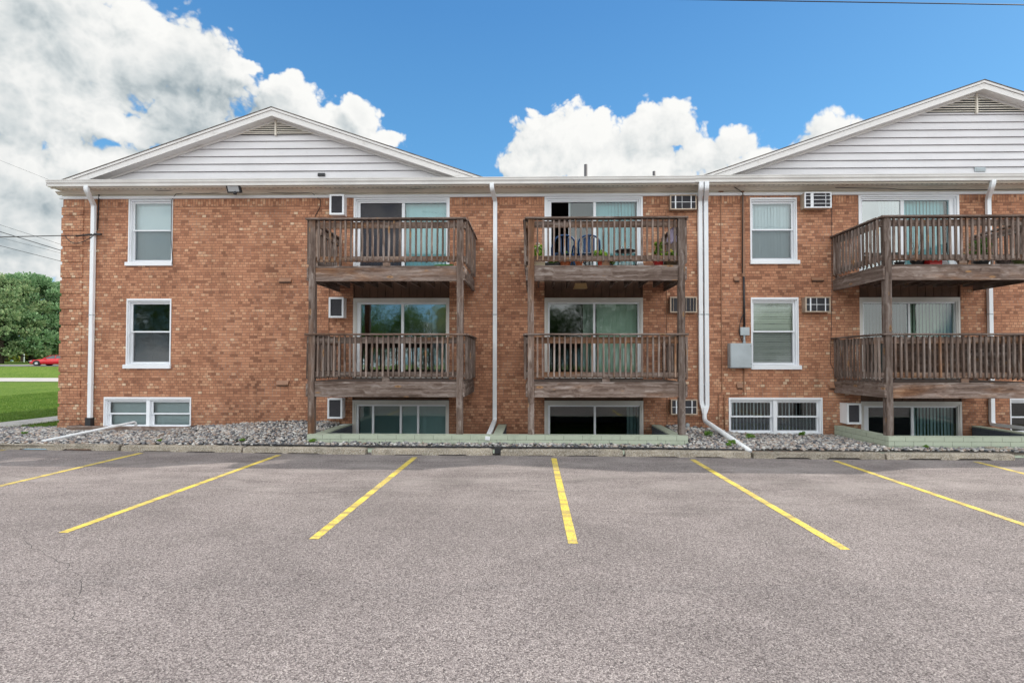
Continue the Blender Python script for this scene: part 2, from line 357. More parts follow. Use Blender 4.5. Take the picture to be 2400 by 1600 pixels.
def siding_fn(w, b):
    p = w.n('ShaderNodeNewGeometry').outputs['Position']
    n = w.noise(w.v('MULTIPLY', p, (1, 1, 3)), .8, 6, .6)
    col = w.mix(w.ss(n, .35, .7, 0, .5), (.70, .685, .705), (.58, .565, .58))
    st = w.noise(w.v('MULTIPLY', p, (7, 7, .5)), 1.2, 5, .7)
    col = w.mix(w.ss(st, .60, .78, 0, .35), col, (.45, .42, .38))
    w.inp(b, 'Base Color', col); b.inputs['Roughness'].default_value = .5
def trimw_fn(w, b):
    p = w.n('ShaderNodeNewGeometry').outputs['Position']
    n = w.noise(w.v('MULTIPLY', p, (1, 1, 2.5)), 2.4, 7, .7)
    col = w.mix(w.ss(n, .56, .70, 0, .55), (.73, .71, .70), (.44, .40, .36))
    sp = w.noise(w.v('MULTIPLY', p, (1, 1, 2)), 16, 5, .75)
    col = w.mix(w.ss(sp, .66, .70, 0, .7), col, (.28, .26, .24))
    w.inp(b, 'Base Color', col); b.inputs['Roughness'].default_value = .6

BRICK = mat('brick', fn=brick_fn)
WX = mat('weathered_wood_x', fn=wood_fn(0, .84)); WY = mat('weathered_wood_y', fn=wood_fn(1, .82)); WZ = mat('weathered_wood_z', fn=wood_fn(2, .84, .1))
WPOST = mat('weathered_post', fn=wood_fn(2, .74, .7))
WRAIL = mat('weathered_rail', fn=wood_fn(0, .80, .9))
WD = mat('dark_stained_boards', fn=wood_fn(0, .38, .9))
ASPH = mat('asphalt', fn=asphalt_fn); PAINT = mat('yellow_paint', fn=paint_fn)
CONC = mat('weathered_concrete', fn=concrete_fn((.40, .34, .265))); WALK = mat('pale_concrete', fn=concrete_fn((.52, .50, .47)))
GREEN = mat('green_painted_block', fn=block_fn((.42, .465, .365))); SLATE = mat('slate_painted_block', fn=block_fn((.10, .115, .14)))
STONE = mat('river_stones', fn=stone_fn)
WHITE = mat('white_vinyl', (.84, .86, .90), .35, noise=(.9, .05)); TRIM = mat('cream_trim', (.76, .70, .61), .5, noise=(1.2, .12))
FASC = mat('weathered_white_fascia', fn=trimw_fn); GUT = mat('gutter_metal', (.72, .70, .68), .35, noise=(1.0, .14))
DSP = mat('downspout_metal', (.84, .865, .90), .35, noise=(.9, .06)); PVC = mat('white_pvc', (.80, .81, .83), .3, noise=(3.0, .12))
CASE = mat('door_casing', (.68, .655, .62), .5, noise=(1.4, .12))
SIDE = mat('white_siding', fn=siding_fn); SHIN = mat('shingles', fn=shingle_fn)
GLASS = glass_mat('window_glass'); GLASSR = glass_mat('mirror_like_glass', (.40, .46, .47), .26, .22)
GLASSD = glass_mat('dim_glass', (.55, .62, .62), .04, .1)
BLK = mat('black_plastic', (.022, .022, .026), .5); DGR = mat('dark_grille', (.07, .068, .082), .6, noise=(30, .2))
BROWN = mat('brown_boards', (.105, .052, .030), .7, noise=(2.5, .35)); BRP = mat('brown_painted_metal', (.33, .17, .10), .55, noise=(4, .2))
TANM = mat('tan_metal', (.50, .40, .31), .5, noise=(5, .2)); GREYM = mat('grey_metal', (.42, .47, .50), .45, noise=(2, .12))
DARKIN = mat('room_wall', (.10, .10, .105), .9); BLIND = mat('pale_blind', (.76, .82, .86), .6); BLINDT = mat('sky_tinted_blind', (.42, .75, .79), .6)  # BLINDT: teal is the sky's reflection put into the blind colour
BLINDP = mat('pale_grey_blind', (.58, .64, .66), .6); BLINDQ = mat('dim_sky_tinted_blind', (.42, .58, .58), .6)  # BLINDQ: dimmer version of the same painted sky reflection
BLINDG = mat('green_blind', (.46, .58, .46), .6); BLINDD = mat('grey_blind', (.32, .37, .37), .6); CREAMB = mat('cream_blind', (.80, .79, .70), .6)
screen_amt = .62
def screen_fn(w, b):
    t = w.n('ShaderNodeBsdfTransparent'); m = w.n('ShaderNodeMixShader', i_0=screen_amt); w.nt.links.new(t.outputs[0], m.inputs[1]); w.nt.links.new(b.outputs[0], m.inputs[2])
    w.nt.links.new(m.outputs[0], [n_ for n_ in w.nt.nodes if n_.bl_idname == 'ShaderNodeOutputMaterial'][0].inputs[0])
SCREEN = mat('insect_screen', (.055, .052, .065), .8, fn=screen_fn)
screen_amt = .36
SCREENL = mat('light_insect_screen', (.10, .11, .125), .8, fn=screen_fn)

# ------------------------------------------------------------------ mesh helpers
class MB:
    def __init__(s): s.v = []; s.f = []; s.mi = []
    def quad(s, a, b, c, d, mi=0):
        i = len(s.v); s.v += [tuple(a), tuple(b), tuple(c), tuple(d)]; s.f.append((i, i+1, i+2, i+3)); s.mi.append(mi); return s
    def poly(s, pts, mi=0):
        i = len(s.v); s.v += [tuple(p) for p in pts]; s.f.append(tuple(range(i, i+len(pts)))); s.mi.append(mi); return s
    def box(s, x0, x1, y0, y1, z0, z1, mi=0, M=None):
        p = [(x0, y0, z0), (x1, y0, z0), (x1, y1, z0), (x0, y1, z0), (x0, y0, z1), (x1, y0, z1), (x1, y1, z1), (x0, y1, z1)]
        if M is not None: p = [tuple(M @ Vector(q)) for q in p]
        i = len(s.v); s.v += p
        for f in ((0, 3, 2, 1), (4, 5, 6, 7), (0, 1, 5, 4), (1, 2, 6, 5), (2, 3, 7, 6), (3, 0, 4, 7)): s.f.append(tuple(i+k for k in f)); s.mi.append(mi)
        return s
    def prism(s, pts, axis, a, b, mi=0):
        """pts 2D polygon; axis 'x','y','z' extrude from a to b"""
        def mk(p, t): return {'x': (t, p[0], p[1]), 'y': (p[0], t, p[1]), 'z': (p[0], p[1], t)}[axis]
        i = len(s.v); n = len(pts); s.v += [mk(p, a) for p in pts]+[mk(p, b) for p in pts]
        s.f.append(tuple(i+k for k in range(n))); s.f.append(tuple(i+n+n-1-k for k in range(n))); s.mi += [mi, mi]
        for k in range(n): s.f.append((i+k, i+n+k, i+n+(k+1) % n, i+(k+1) % n)); s.mi.append(mi)
        return s
    def tube(s, pts, r, n=10, mi=0, sq=None, caps=True):
        pts = [Vector(p) for p in pts]; rr = r if isinstance(r, (list, tuple)) else [r]*len(pts); base = len(s.v); up0 = None
        for k, p in enumerate(pts):
            t = (pts[min(k+1, len(pts)-1)]-pts[max(k-1, 0)]).normalized()
            if up0 is None: up0 = Vector((0, 0, 1)) if abs(t.z) < .8 else Vector((0, -1, 0))
            a = t.cross(up0).normalized(); b_ = a.cross(t).normalized(); up0 = b_
            if sq:
                for (cx, cy) in ((-1, -1), (1, -1), (1, 1), (-1, 1)): s.v.append(tuple(p + a*sq[0]*cx + b_*sq[1]*cy))
            else:
                for j in range(n):
                    an = 2*math.pi*j/n; s.v.append(tuple(p + a*math.cos(an)*rr[k] + b_*math.sin(an)*rr[k]))
        m = 4 if sq else n
        for k in range(len(pts)-1):
            for j in range(m):
                s.f.append((base+k*m+j, base+k*m+(j+1) % m, base+(k+1)*m+(j+1) % m, base+(k+1)*m+j)); s.mi.append(mi)
        if caps:
            s.f.append(tuple(base+m-1-j for j in range(m))); s.f.append(tuple(base+(len(pts)-1)*m+j for j in range(m))); s.mi += [mi, mi]
        return s
    def lathe(s, prof, c=(0, 0, 0), n=20, mi=0):
        b = len(s.v)
        for (r, z) in prof:
            for j in range(n): an = 2*math.pi*j/n; s.v.append((c[0]+r*math.cos(an), c[1]+r*math.sin(an), c[2]+z))
        for k in range(len(prof)-1):
            for j in range(n): s.f.append((b+k*n+j, b+k*n+(j+1) % n, b+(k+1)*n+(j+1) % n, b+(k+1)*n+j)); s.mi.append(mi)
        return s
    def mesh(s, name, mats, smooth=False):
        me = bpy.data.meshes.new(name); me.from_pydata(s.v, [], s.f)
        for m_ in (mats if isinstance(mats, (list, tuple)) else [mats]): me.materials.append(m_)
        me.polygons.foreach_set('material_index', s.mi)
        if smooth: me.polygons.foreach_set('use_smooth', [True]*len(s.f))
        me.update(); return me
    def build(s, name, mats, parent=None, smooth=False, bevel=0):
        o = link(name, s.mesh(name, mats, smooth), parent)
        if bevel:
            bm = o.modifiers.new('bevel', 'BEVEL'); bm.width = bevel; bm.segments = 2; bm.limit_method = 'ANGLE'
        return o
def link(name, data, parent=None, loc=None):
    o = bpy.data.objects.new(name, data); C.objects.link(o)
    if parent: o.parent = parent
    if loc: o.location = loc
    return o
def tag(o, label=None, cat=None, group=None, kind=None):
    if label: o['label'] = label
    if cat: o['category'] = cat
    if group: o['group'] = group
    if kind: o['kind'] = kind
    return o
def empty(name, loc=(0, 0, 0), rz=0.0, label=None, cat=None, group=None, parent=None):
    o = link(name, None, parent); o.location = loc; o.rotation_euler = (0, 0, rz); o.empty_display_size = .2
    return tag(o, label, cat, group)
def copy_tree(o, parent=None):
    c = o.copy(); C.objects.link(c)
    if parent: c.parent = parent
    for ch in list(o.children): copy_tree(ch, c)
    return c
def arc(p0, p1, p2, n=6):
    a, b, c = Vector(p0), Vector(p1), Vector(p2)
    return [(a*(1-t)**2 + b*2*t*(1-t) + c*t*t) for t in [k/n for k in range(n+1)]]
def sag(a, b, s, n=14):
    a, b = Vector(a), Vector(b); return [a.lerp(b, k/n) - Vector((0, 0, s*4*(k/n)*(1-k/n))) for k in range(n+1)]

# ------------------------------------------------------------------ building layout
XL = wx(143, 0, 750); XR = 17.5; YB = 10.0
colX = [(wx(827), wx(1053)), (wx(1276), wx(1507.5)), (wx(2015), wx(2252))]
ZH = [wz(459), wz(698), wz(938.5)]           # door heads top / middle / basement
ZS = [4.03, 1.50, -.80]                      # thresholds
wins = [  # x0,x1 (px), ytop, ybottom px, double
    (301, 405, 463.5, 623, 0), (296, 401, 700, 863, 0), (243, 448, 930, 1004, 1),
    (1758, 1868, 463.5, 619, 0), (1760, 1872, 697, 865, 0), (1708, 1928, 931, 1017, 1), (2367, 2590, 932, 1019, 1)]
WR = [(wx(a, 0, (c+d)/2), wx(b, 0, (c+d)/2), wz(d, 0, a), wz(c, 0, a), e) for a, b, c, d, e in wins]

bld = empty('apartment_building', (0, 0, 0), 0, 'long three-storey brown brick apartment block with white gables', 'building')
# wall: front sheet with openings, reveals, sides, back
openings = [(a, b, -.80, ZBRICK) for a, b in colX] + [(a, b, c, min(d, ZBRICK)) for a, b, c, d, e in WR]
def wall():
    m = MB(); xs = sorted({XL, XR, *[o[0] for o in openings], *[o[1] for o in openings]})
    zs = sorted({-1.0, ZBRICK, *[o[2] for o in openings], *[o[3] for o in openings]})
    for i in range(len(xs)-1):
        for j in range(len(zs)-1):
            cx, cz = (xs[i]+xs[i+1])/2, (zs[j]+zs[j+1])/2
            if any(o[0] < cx < o[1] and o[2] < cz < o[3] for o in openings): continue
            m.quad((xs[i], 0, zs[j]), (xs[i+1], 0, zs[j]), (xs[i+1], 0, zs[j+1]), (xs[i], 0, zs[j+1]))
    for (a, b, c, d) in openings:
        t = .20
        m.quad((a, 0, c), (a, t, c), (a, t, d), (a, 0, d)); m.quad((b, 0, c), (b, 0, d), (b, t, d), (b, t, c))
        m.quad((a, 0, d), (a, t, d), (b, t, d), (b, 0, d)); m.quad((a, 0, c), (b, 0, c), (b, t, c), (a, t, c))
    m.quad((XL, 0, -1), (XL, 0, ZBRICK), (XL, YB, ZBRICK), (XL, YB, -1)); m.quad((XR, 0, -1), (XR, YB, -1), (XR, YB, ZBRICK), (XR, 0, ZBRICK))
    m.quad((XL, YB, -1), (XL, YB, ZBRICK), (XR, YB, ZBRICK), (XR, YB, -1))
    return m.build('wall', BRICK, bld)
wall()
# corner quoins: five-course blocks standing 22 mm proud, one course recessed between
m = MB(); qx1 = wx(192, 0, 750); z = ZBRICK-.205-.0677*3
zz = ZBRICK-.205-.008
m.box(XL-.022, qx1, -.022, .45, zz-.0677*3, zz); zz -= .0677*4
while zz > .2:
    m.box(XL-.022, qx1, -.022, .45, max(zz-.0677*5, .1)+.006, zz-.006); zz -= .0677*6
m.build('corner_quoin', BRICK, bld)
# interior: floors, back wall, partitions (dark rooms)
m = MB(); x0, x1 = XL+.25, XR-.1
m.quad((x0, 3.0, -1), (x1, 3.0, -1), (x1, 3.0, 6.2), (x0, 3.0, 6.2))
for z_ in (-.82, 1.30, 1.46, 3.86, 4.0, 6.2): m.quad((x0, .22, z_), (x1, .22, z_), (x1, 3.0, z_), (x0, 3.0, z_))
for x_ in (x0, wx(700), wx(1165), wx(1660), wx(1950), x1): m.quad((x_, .22, -1), (x_, 3, -1), (x_, 3, 6.2), (x_, .22, 6.2))
m.build('room_interior', DARKIN, bld)

def blind(parent, x0, x1, z0, z1, y, matl, name='vertical_blind', pitch=.085, ang=.55, horiz=False):
    m = MB()
    if horiz:
        z_ = z1
        while z_ > z0+.03:
            k = .006*math.sin(z_*41); m.quad((x0, y, z_-.040), ((x0+x1)/2, y, z_-.040+k), ((x0+x1)/2, y+.016, z_+k*1.5), (x0, y+.016, z_)); m.quad(((x0+x1)/2, y, z_-.040+k), (x1, y, z_-.040+k*.3), (x1, y+.016, z_+k*.3), ((x0+x1)/2, y+.016, z_+k*1.5)); z_ -= .042
    else:
        x_ = x0
        while x_ < x1-.02:
            j = random.uniform(-.10, .10); c, s_ = math.cos(ang+j)*pitch*.58, math.sin(ang+j)*pitch*.58; xc = x_+pitch/2
            m.poly([(xc-c, y-s_, z0), (xc+c, y+s_, z0), (xc+c, y+s_, z1), (xc-c, y-s_, z1)]); x_ += pitch
    return m.build(name, matl, parent)

def frame_rect(m, x0, x1, z0, z1, y0, y1, t, tb=None, tt=None):
    tb = t if tb is None else tb; tt = t if tt is None else tt
    m.box(x0, x0+t, y0, y1, z0, z1); m.box(x1-t, x1, y0, y1, z0, z1)
    m.box(x0+t, x1-t, y0, y1, z0, z0+tb); m.box(x0+t, x1-t, y0, y1, z1-tt, z1)

def sash(parent, x0, x1, z0, z1, gl=GLASS, up=.5):
    zm = z0+(z1-z0)*up
    m = MB(); frame_rect(m, x0, x1, zm-.02, z1, .085, .115, .045, .035); m.build('upper_sash', WHITE, parent)
    m = MB(); frame_rect(m, x0, x1, z0, zm+.02, .120, .150, .05, .05, .035); m.build('lower_sash', WHITE, parent)
    m = MB(); m.quad((x0+.04, .10, zm), (x1-.04, .10, zm), (x1-.04, .10, z1-.03), (x0+.04, .10, z1-.03))
    m.quad((x0+.045, .135, z0+.03), (x1-.045, .135, z0+.03), (x1-.045, .135, zm-.005), (x0+.045, .135, zm-.005)); m.build('pane', gl, parent)

wl = ['white sash window at top left with pale roller blind', 'white sash window at middle left with dark panes', 'paired white basement window at lower left',
      'white sash window at top right of the twin downspouts', 'white sash window beside the grey meter cabinet with wavy blinds', 'paired basement window with vertical blinds under the meter cabinet', 'paired basement window cut by the right edge']
def window(i, x0, x1, z0, z1, dbl):
    root = empty('window', ((x0+x1)/2, 0, z0), parent=bld); root['label'] = wl[i]
    root.location = (0, 0, 0)
    m = MB()      # casing + liner
    y0 = -.012
    frame_rect(m, x0+.002, x1-.002, z0, z1, y0, .085, .028, .0, .05)
    m.box(x0+.03, x0+.055, .03, .16, z0+.0, z1-.05); m.box(x1-.055, x1-.03, .03, .16, z0, z1-.05)
    m.box(x0+.055, x1-.055, .03, .16, z1-.085, z1-.052)
    if dbl: xm = (x0+x1)/2; m.box(xm-.045, xm+.045, .02, .16, z0, z1-.086)
    m.build('frame', WHITE, root)
    if not dbl:
        m = MB(); m.prism([(-.05, z0-.002), (-.05, z0+.09), (.085, z0+.125), (.16, z0+.125), (.16, z0-.002)], 'x', x0-.05 if x0 < 0 else x0-.01, x1+.012 if x0 < 0 else x1+.05)
        m.build('sill', WHITE, root); zb = z0+.127
    else:
        m = MB(); m.box(x0+.056, x1-.056, .03, .16, z0, z0+.04); m.build('sill', WHITE, root); zb = z0+.042
    spans = [(x0+.056, x1-.056)] if not dbl else [(x0+.056, (x0+x1)/2-.047), ((x0+x1)/2+.047, x1-.056)]
    for (a, b) in spans:
        sash(root, a, b, zb, z1-.087, {0: GLASS, 1: GLASSD, 2: GLASS, 6: GLASSD}.get(i, GLASS), .52 if not dbl else .50)
    if i in (0, 1, 3, 4, 5):
        m = MB()
        for (a, b) in spans: zm_ = zb+(z1-.087-zb)*(.52 if not dbl else .5)-.02; m.quad((a+.03, .117, zb+.03), (b-.03, .117, zb+.03), (b-.03, .117, zm_), (a+.03, .117, zm_))
        m.build('insect_screen', SCREENL, root)
    a, b, zz0, zz1 = spans[0][0], spans[-1][1], zb, z1-.1
    if i == 0: blind(root, a, b, zz0, zz1, .21, BLIND, pitch=.07, ang=.12)
    elif i == 2:
        for (a, b) in spans: blind(root, a, b, zz0, zz1, .22, BLINDP, pitch=.08, ang=.35)
    elif i == 3: blind(root, a, b, zz0, zz1, .21, BLIND, pitch=.08, ang=.2)
    elif i == 4: blind(root, a, b, zz0+.0, zz1, .19, CREAMB, 'horizontal_blind', horiz=True)
    elif i == 5:
        for (a, b) in spans: blind(root, a, b, zz0, zz1, .22, BLIND, pitch=.088, ang=.95)
for i, wr in enumerate(WR): window(i, *wr)

def P_(px): return wx(px, .1)
# doors: glass panel edges in px, blinds (x0,x1,material,angle)
doors = [
 (0, 0, [(844, 941), (948, 1046)], [(948, 1046, BLINDT, .25)], 'sliding balcony door at top left, dark left panel and sky-tinted blinds', GLASSD, GLASS, 845),
 (0, 1, [(846, 941), (947, 1046)], [(1012, 1048, BLIND, .3)], 'sliding door at middle left reflecting trees and sky', GLASSR, GLASSR, None),
 (0, 2, [(843, 874), (879, 939), (944, 979), (984, 1046)], [(843, 900, BLINDQ, .6), (905, 1046, BLINDQ, .6)], 'basement sliding door at left behind the green wall', GLASSD, GLASS, None),
 (1, 0, [(1292, 1391), (1397, 1493)], [(1338, 1391, BLINDD, .3), (1397, 1493, BLINDT, .5)], 'half open sliding door on the top centre balcony', GLASSD, GLASS, 1333),
 (1, 1, [(1288, 1390), (1395, 1494)], [(1368, 1390, BLINDG, .4), (1400, 1494, BLINDG, .15)], 'sliding door at middle centre, dark left panel and pale green blinds', GLASSD, GLASS, None),
 (1, 2, [(1289, 1391), (1396, 1497)], [(1470, 1497, BLINDQ, .6)], 'basement sliding door at centre, nearly black glass', GLASSD, GLASSD, None),
 (2, 0, [(2021, 2113), (2121, 2226)], [(2070, 2113, BLIND, .3), (2121, 2226, BLINDT, .25)], 'sliding door on the top right balcony with pale blinds', GLASSR, GLASS, None),
 (2, 1, [(2022, 2127), (2132, 2234)], [(2022, 2127, BLINDD, .6), (2132, 2234, BLINDG, .4)], 'sliding door at middle right with green vertical blinds', GLASSD, GLASS, None),
 (2, 2, [(2030, 2131), (2137, 2238)], [(2137, 2238, BLINDQ, .45)], 'basement sliding door at right behind the post', GLASSD, GLASS, None)]
for (ci, lv, pn, bls, lab, g1, g2, slid) in doors:
    X0, X1 = colX[ci]; z0, z1 = ZS[lv], ZH[lv]
    root = empty('sliding_door', parent=bld); root['label'] = lab
    m = MB(); frame_rect(m, X0+.002, X1-.002, z0, z1, -.014 if lv == 0 else .005, .06, .05, .03, .075)
    frame_rect(m, X0+.054, X1-.054, z0+.03, z1-.077, .02, .09, .035, .03, .035)
    m.build('casing', CASE if lv else WHITE, root)
    m = MB(); xs = [(P_(a), P_(b)) for a, b in pn]; zt = z1-.15; zb = z0+.08
    xa, xb = X0+.09, X1-.09
    m.box(xa, xb, .05, .13, zt, z1-.113); m.box(xa, xb, .05, .13, z0+.06, zb)
    edges = [xa]+[v for p in xs for v in p]+[xb]
    for k in range(0, len(edges), 2):
        a, b = edges[k], edges[k+1]
        if b-a > .004: m.box(a, b, .055 if k % 4 == 0 else .075, .125, zb, zt)
    m.build('frame', WHITE, root)
    if slid and slid > 1000:
        m = MB(); x_ = P_(slid); m.box(x_, x_+.045, .128, .15, zb, zt); m.box(P_(1389), P_(1392), .128, .15, zb, zt); m.build('sliding_sash', WHITE, root)
    for k, (a, b) in enumerate(xs):
        ga = a
        if slid and slid > 1000 and k == 0: ga = P_(slid)+.02
        m = MB(); m.quad((ga-.01, .10, zb), (b+.01, .10, zb), (b+.01, .10, zt), (ga-.01, .10, zt)); m.build('pane', g1 if k < len(xs)/2 else g2, root)
    if (ci, lv) in ((0, 0), (1, 0), (2, 2)):
        a, b = xs[0] if (ci, lv) != (1, 0) else (P_(1338), xs[0][1]); m = MB(); m.quad((a, .118, zb), (b, .118, zb), (b, .118, zt), (a, .118, zt)) if (ci, lv) != (0, 0) else m.quad((a, .085, zb), (b, .085, zb), (b, .085, zt), (a, .085, zt)); m.build('insect_screen', SCREEN, root)
    for (a, b, mt, an) in bls: blind(root, P_(a), P_(b), zb, zt+.02, .24, mt, ang=an)
    if lv > 0:  # brown vertical boards above this door, up to the deck of the floor above
        za, zb2 = z1+.004, ZS[lv-1]-.02
        m = MB(); n_ = 12; wd = (X1-X0-.05)/n_
        for k in range(n_): m.box(X0+.025+k*wd+.006, X0+.025+(k+1)*wd-.006, .028, .06, za, zb2)
        m.box(X0+.02, X1-.02, .045, .07, za, zb2)
        m.box(X0+.003, X0+.026, -.006, .05, za, zb2); m.box(X1-.026, X1-.003, -.006, .05, za, zb2)
        m.build('board_panel', BROWN, bld)

# frieze, soffit, gutter
XS = wx(1627, -.45, 405)
m = MB()
m.prism([(0.0, ZBRICK+.002), (-.03, ZBRICK+.002), (-.045, ZBRICK+.03), (-.045, ZBRICK+.055), (-.018, ZBRICK+.065), (-.018, ZSOF-.045), (-.05, ZSOF-.012), (-.05, ZSOF+.02), (0, ZSOF+.02)], 'x', XL-.02, XR)
m.build('frieze_board', TRIM, bld)
m = MB(); m.prism([(-.002, ZBRICK-.012), (-.05, ZBRICK-.012), (-.062, ZBRICK+.012), (-.062, ZBRICK+.05), (-.046, ZBRICK+.056), (-.002, ZBRICK+.056)], 'x', XL-.06, XR); m.build('trim_strip', WHITE, bld)
m = MB(); m.prism([(-.02, ZSOF-.075), (-.075, ZSOF-.066), (-.085, ZSOF-.05), (-.13, ZSOF-.022), (-.14, ZSOF-.007), (-.02, ZSOF-.007)], 'x', XL-.1, XR); m.build('crown_moulding', TRIM, bld)
m = MB(); XO = wx(113, -.5, 430); m.box(XO, XR, -.44, -.051, ZSOF-.005, ZSOF+.015); m.box(XO, XL-.02, -.05, YB, ZSOF-.005, ZSOF+.015); m.box(XO, XO+.02, -.44, YB, ZSOF+.016, ZSOF+.14)
m.prism([(-.44, ZSOF-.006), (-.44, ZSOF-.03), (-.40, ZSOF-.03), (-.37, ZSOF-.006)], 'x', XO, XR)
m.build('soffit', TRIM, bld)
m = MB()
for k in range(int((XR-XL)/.12)):
    xx = XL+.1+k*.12; m.box(xx, xx+.05, -.30, -.285, ZSOF-.008, ZSOF-.0055)
m.build('soffit_vent', BLK, bld)
for (a, b, dz) in ((wx(111, -.5, 425), XS, 0), (XS+.002, XR, .012)):
    m = MB(); z_ = ZSOF+dz; o = -.445
    m.prism([(o, z_-.005), (o, z_+.15), (o-.115, z_+.15), (o-.115, z_+.135), (o-.105, z_+.125), (o-.10, z_+.085), (o-.075, z_+.05), (o-.07, z_-.005)], 'x', a, b)
    m.build('gutter', GUT, bld)
GT = ZSOF+.152
# roofs
def gable(xa, xb, rise, clipx=None, vent=True, nb=9):
    xm = (xa+xb)/2; z0 = GT-.03; sl = rise/(xm-xa)
    ov = .28
    sid = MB()      # lapped siding at wall plane
    exp_ = (rise-.16)/nb
    for k in range(nb):
        za = z0+k*exp_; zb = za+exp_
        def xr(zv): return (zv-z0)/sl
        a0, a1 = xa+xr(za)+.1, xa+xr(zb)+.1
        if a1 > xm-.15: a1 = xm-.02
        zb_ = min(zb, z0+(a1-xa)*sl)
        yb, yt = -.028, -.006
        yb = -.042; g_ = .009
        sid.quad((a0, yb, za+g_), (2*xm-a0, yb, za+g_), (2*xm-a1, yt, zb_), (a1, yt, zb_))
        sid.quad((a0, yb, za+g_), (a0, .02, za+g_), (2*xm-a0, .02, za+g_), (2*xm-a0, yb, za+g_))
    sid.poly([(xa+.05, .05, z0-.1), (2*xm-xa-.05, .05, z0-.1), (xm, .05, z0+rise-.12)], 1)
    gs = sid.build('gable_siding', [SIDE, mat('sheathing', (.42, .40, .39), .9)], bld)
    if vent:
        hz = z0+rise-.20; hb = z0+rise-.20-.36*rise/1.85*1.0; m = MB(); md = MB()
        wb = (hz-hb)/sl
        md.poly([(xm-wb, -.034, hb), (xm+wb, -.034, hb), (xm, -.034, hz)])
        n_ = 8
        for k in range(n_):
            zc = hb+(hz-hb)*(k+.25)/n_; hw = (hz-zc-.03)/sl
            if hw > .05: m.quad((xm-hw, -.075, zc), (xm+hw, -.075, zc), (xm+hw-.03, -.04, zc+.03), (xm-hw+.03, -.04, zc+.03)); m.box(xm-hw, xm+hw, -.079, -.073, zc-.008, zc+.006)
        m.box(xm-.02, xm+.02, -.092, -.035, hb-.04, hz-.02)
        md.build('vent_opening', DARKIN, gs); m.build('gable_vent', TRIM, gs)
    # rake boards: fascia, frieze under and soffit
    f = MB()
    for sgn in (1, -1):
        def pt(x_, z_, y_): return (xm+sgn*(x_-xm), y_, z_)
        def strip(d0, d1, yf, yb):
            xs0 = xa-.0; z_a = z0
            a = [(xs0+d0/sl, z_a), (xs0+d1/sl, z_a), (xm, z0+rise-d1), (xm, z0+rise-d0)]
            front = [pt(q[0], q[1], yf) for q in a]; backp = [pt(q[0], q[1], yb) for q in a]
            f.poly(front if sgn == 1 else front[::-1]); f.poly(backp[::-1] if sgn == 1 else backp)
            for i in range(4):
                j = (i+1) % 4; f.quad(front[i], backp[i], backp[j], front[j])
        strip(.0, .055, -ov-.035, -ov+.0); strip(.062, .20, -ov-.01, -.03); strip(.20, .25, -.07, -.03)
    f.build('rake_board', FASC, bld)
    r = MB(); t = .022
    for sgn in (1, -1):
        def q(x_, z_, y_): return (xm+sgn*(x_-xm), y_, z_)
        A = [q(xa-.12, z0-.12*sl, -ov-.045), q(xm, z0+rise, -ov-.045), q(xm, z0+rise, YB+.3), q(xa-.12, z0-.12*sl, YB+.3)]
        B = [(p[0], p[1], p[2]+t) for p in A]
        n = len(r.v); r.v += A+B
        for fc in ((0, 1, 2, 3), (7, 6, 5, 4), (0, 4, 5, 1), (1, 5, 6, 2), (2, 6, 7, 3), (3, 7, 4, 0)): r.f.append(tuple(n+k for k in fc)); r.mi.append(0)
    return r.build('roof', SHIN, bld)
g1a = wx(155, -.3, 419); g1b = wx(1118, -.3, 412); ap = wz(251, -.33, 635)
def base(x0, pz, xm, za):      # carry the seen rake line down behind the gutter
    sl = (za-pz)/(xm-x0); return xm-(za-GT+.03)/sl
xm1 = wx(635, -.33, 251); g1a = base(wx(153, -.33, 419), wz(419, -.33, 153), xm1, ap); g1b = 2*xm1-g1a
gable(g1a, g1b, ap-GT+.03, nb=9)
g2a = wx(1660, -.3, 409); g2m = wx(2309, -.33, 190); ap2 = wz(187, -.33, 2309)
g2a = base(wx(1658, -.33, 409), wz(409, -.33, 1658), g2m, ap2)
gable(g2a, 2*g2m-g2a, ap2-GT+.03, nb=12)
m = MB(); m.quad((g1b-1.2, -.42, GT-.02), (g2a+1.2, -.42, GT-.02), (g2a+1.2, 5, GT+.06), (g1b-1.2, 5, GT+.06)); m.quad((XO, -.42, GT-.035), (XR, -.42, GT-.035), (XR, 0.02, GT-.03), (XO, 0.02, GT-.03))
m.quad((g1b-1.2, 5, GT+.06), (g2a+1.2, 5, GT+.06), (g2a+1.2, YB, GT-.02), (g1b-1.2, YB, GT-.02))
rf = m.build('low_roof', SHIN, bld)
for (px, pt, wd) in ((1373, 386, .05), (1533, 402, .045)):
    m = MB(); X = wx(px, 2.0, 400); Z = wz(pt, 2.0, px); m.tube([(X, 2, GT), (X, 2, Z)], wd, 12); m.box(X-.13, X+.13, 1.87, 2.13, GT+.03, GT+.045); m.build('vent_pipe', mat('pipe_grey', (.10, .095, .10), .6), rf, True)
# little vents on the gables
m = MB(); p = at(754, 410, -.03); m.box(p.x-.09, p.x+.09, -.07, -.028, p.z-.035, p.z+.035); m.build('gable_outlet', BLK, bld)
m = MB(); p = at(2296, 398, -.03); m.box(p.x-.13, p.x+.13, -.05, -.028, p.z-.05, p.z+.06); m.box(p.x-.1, p.x+.1, -.055, -.05, p.z-.02, p.z+.03); m.build('gable_outlet', GREYM, bld)

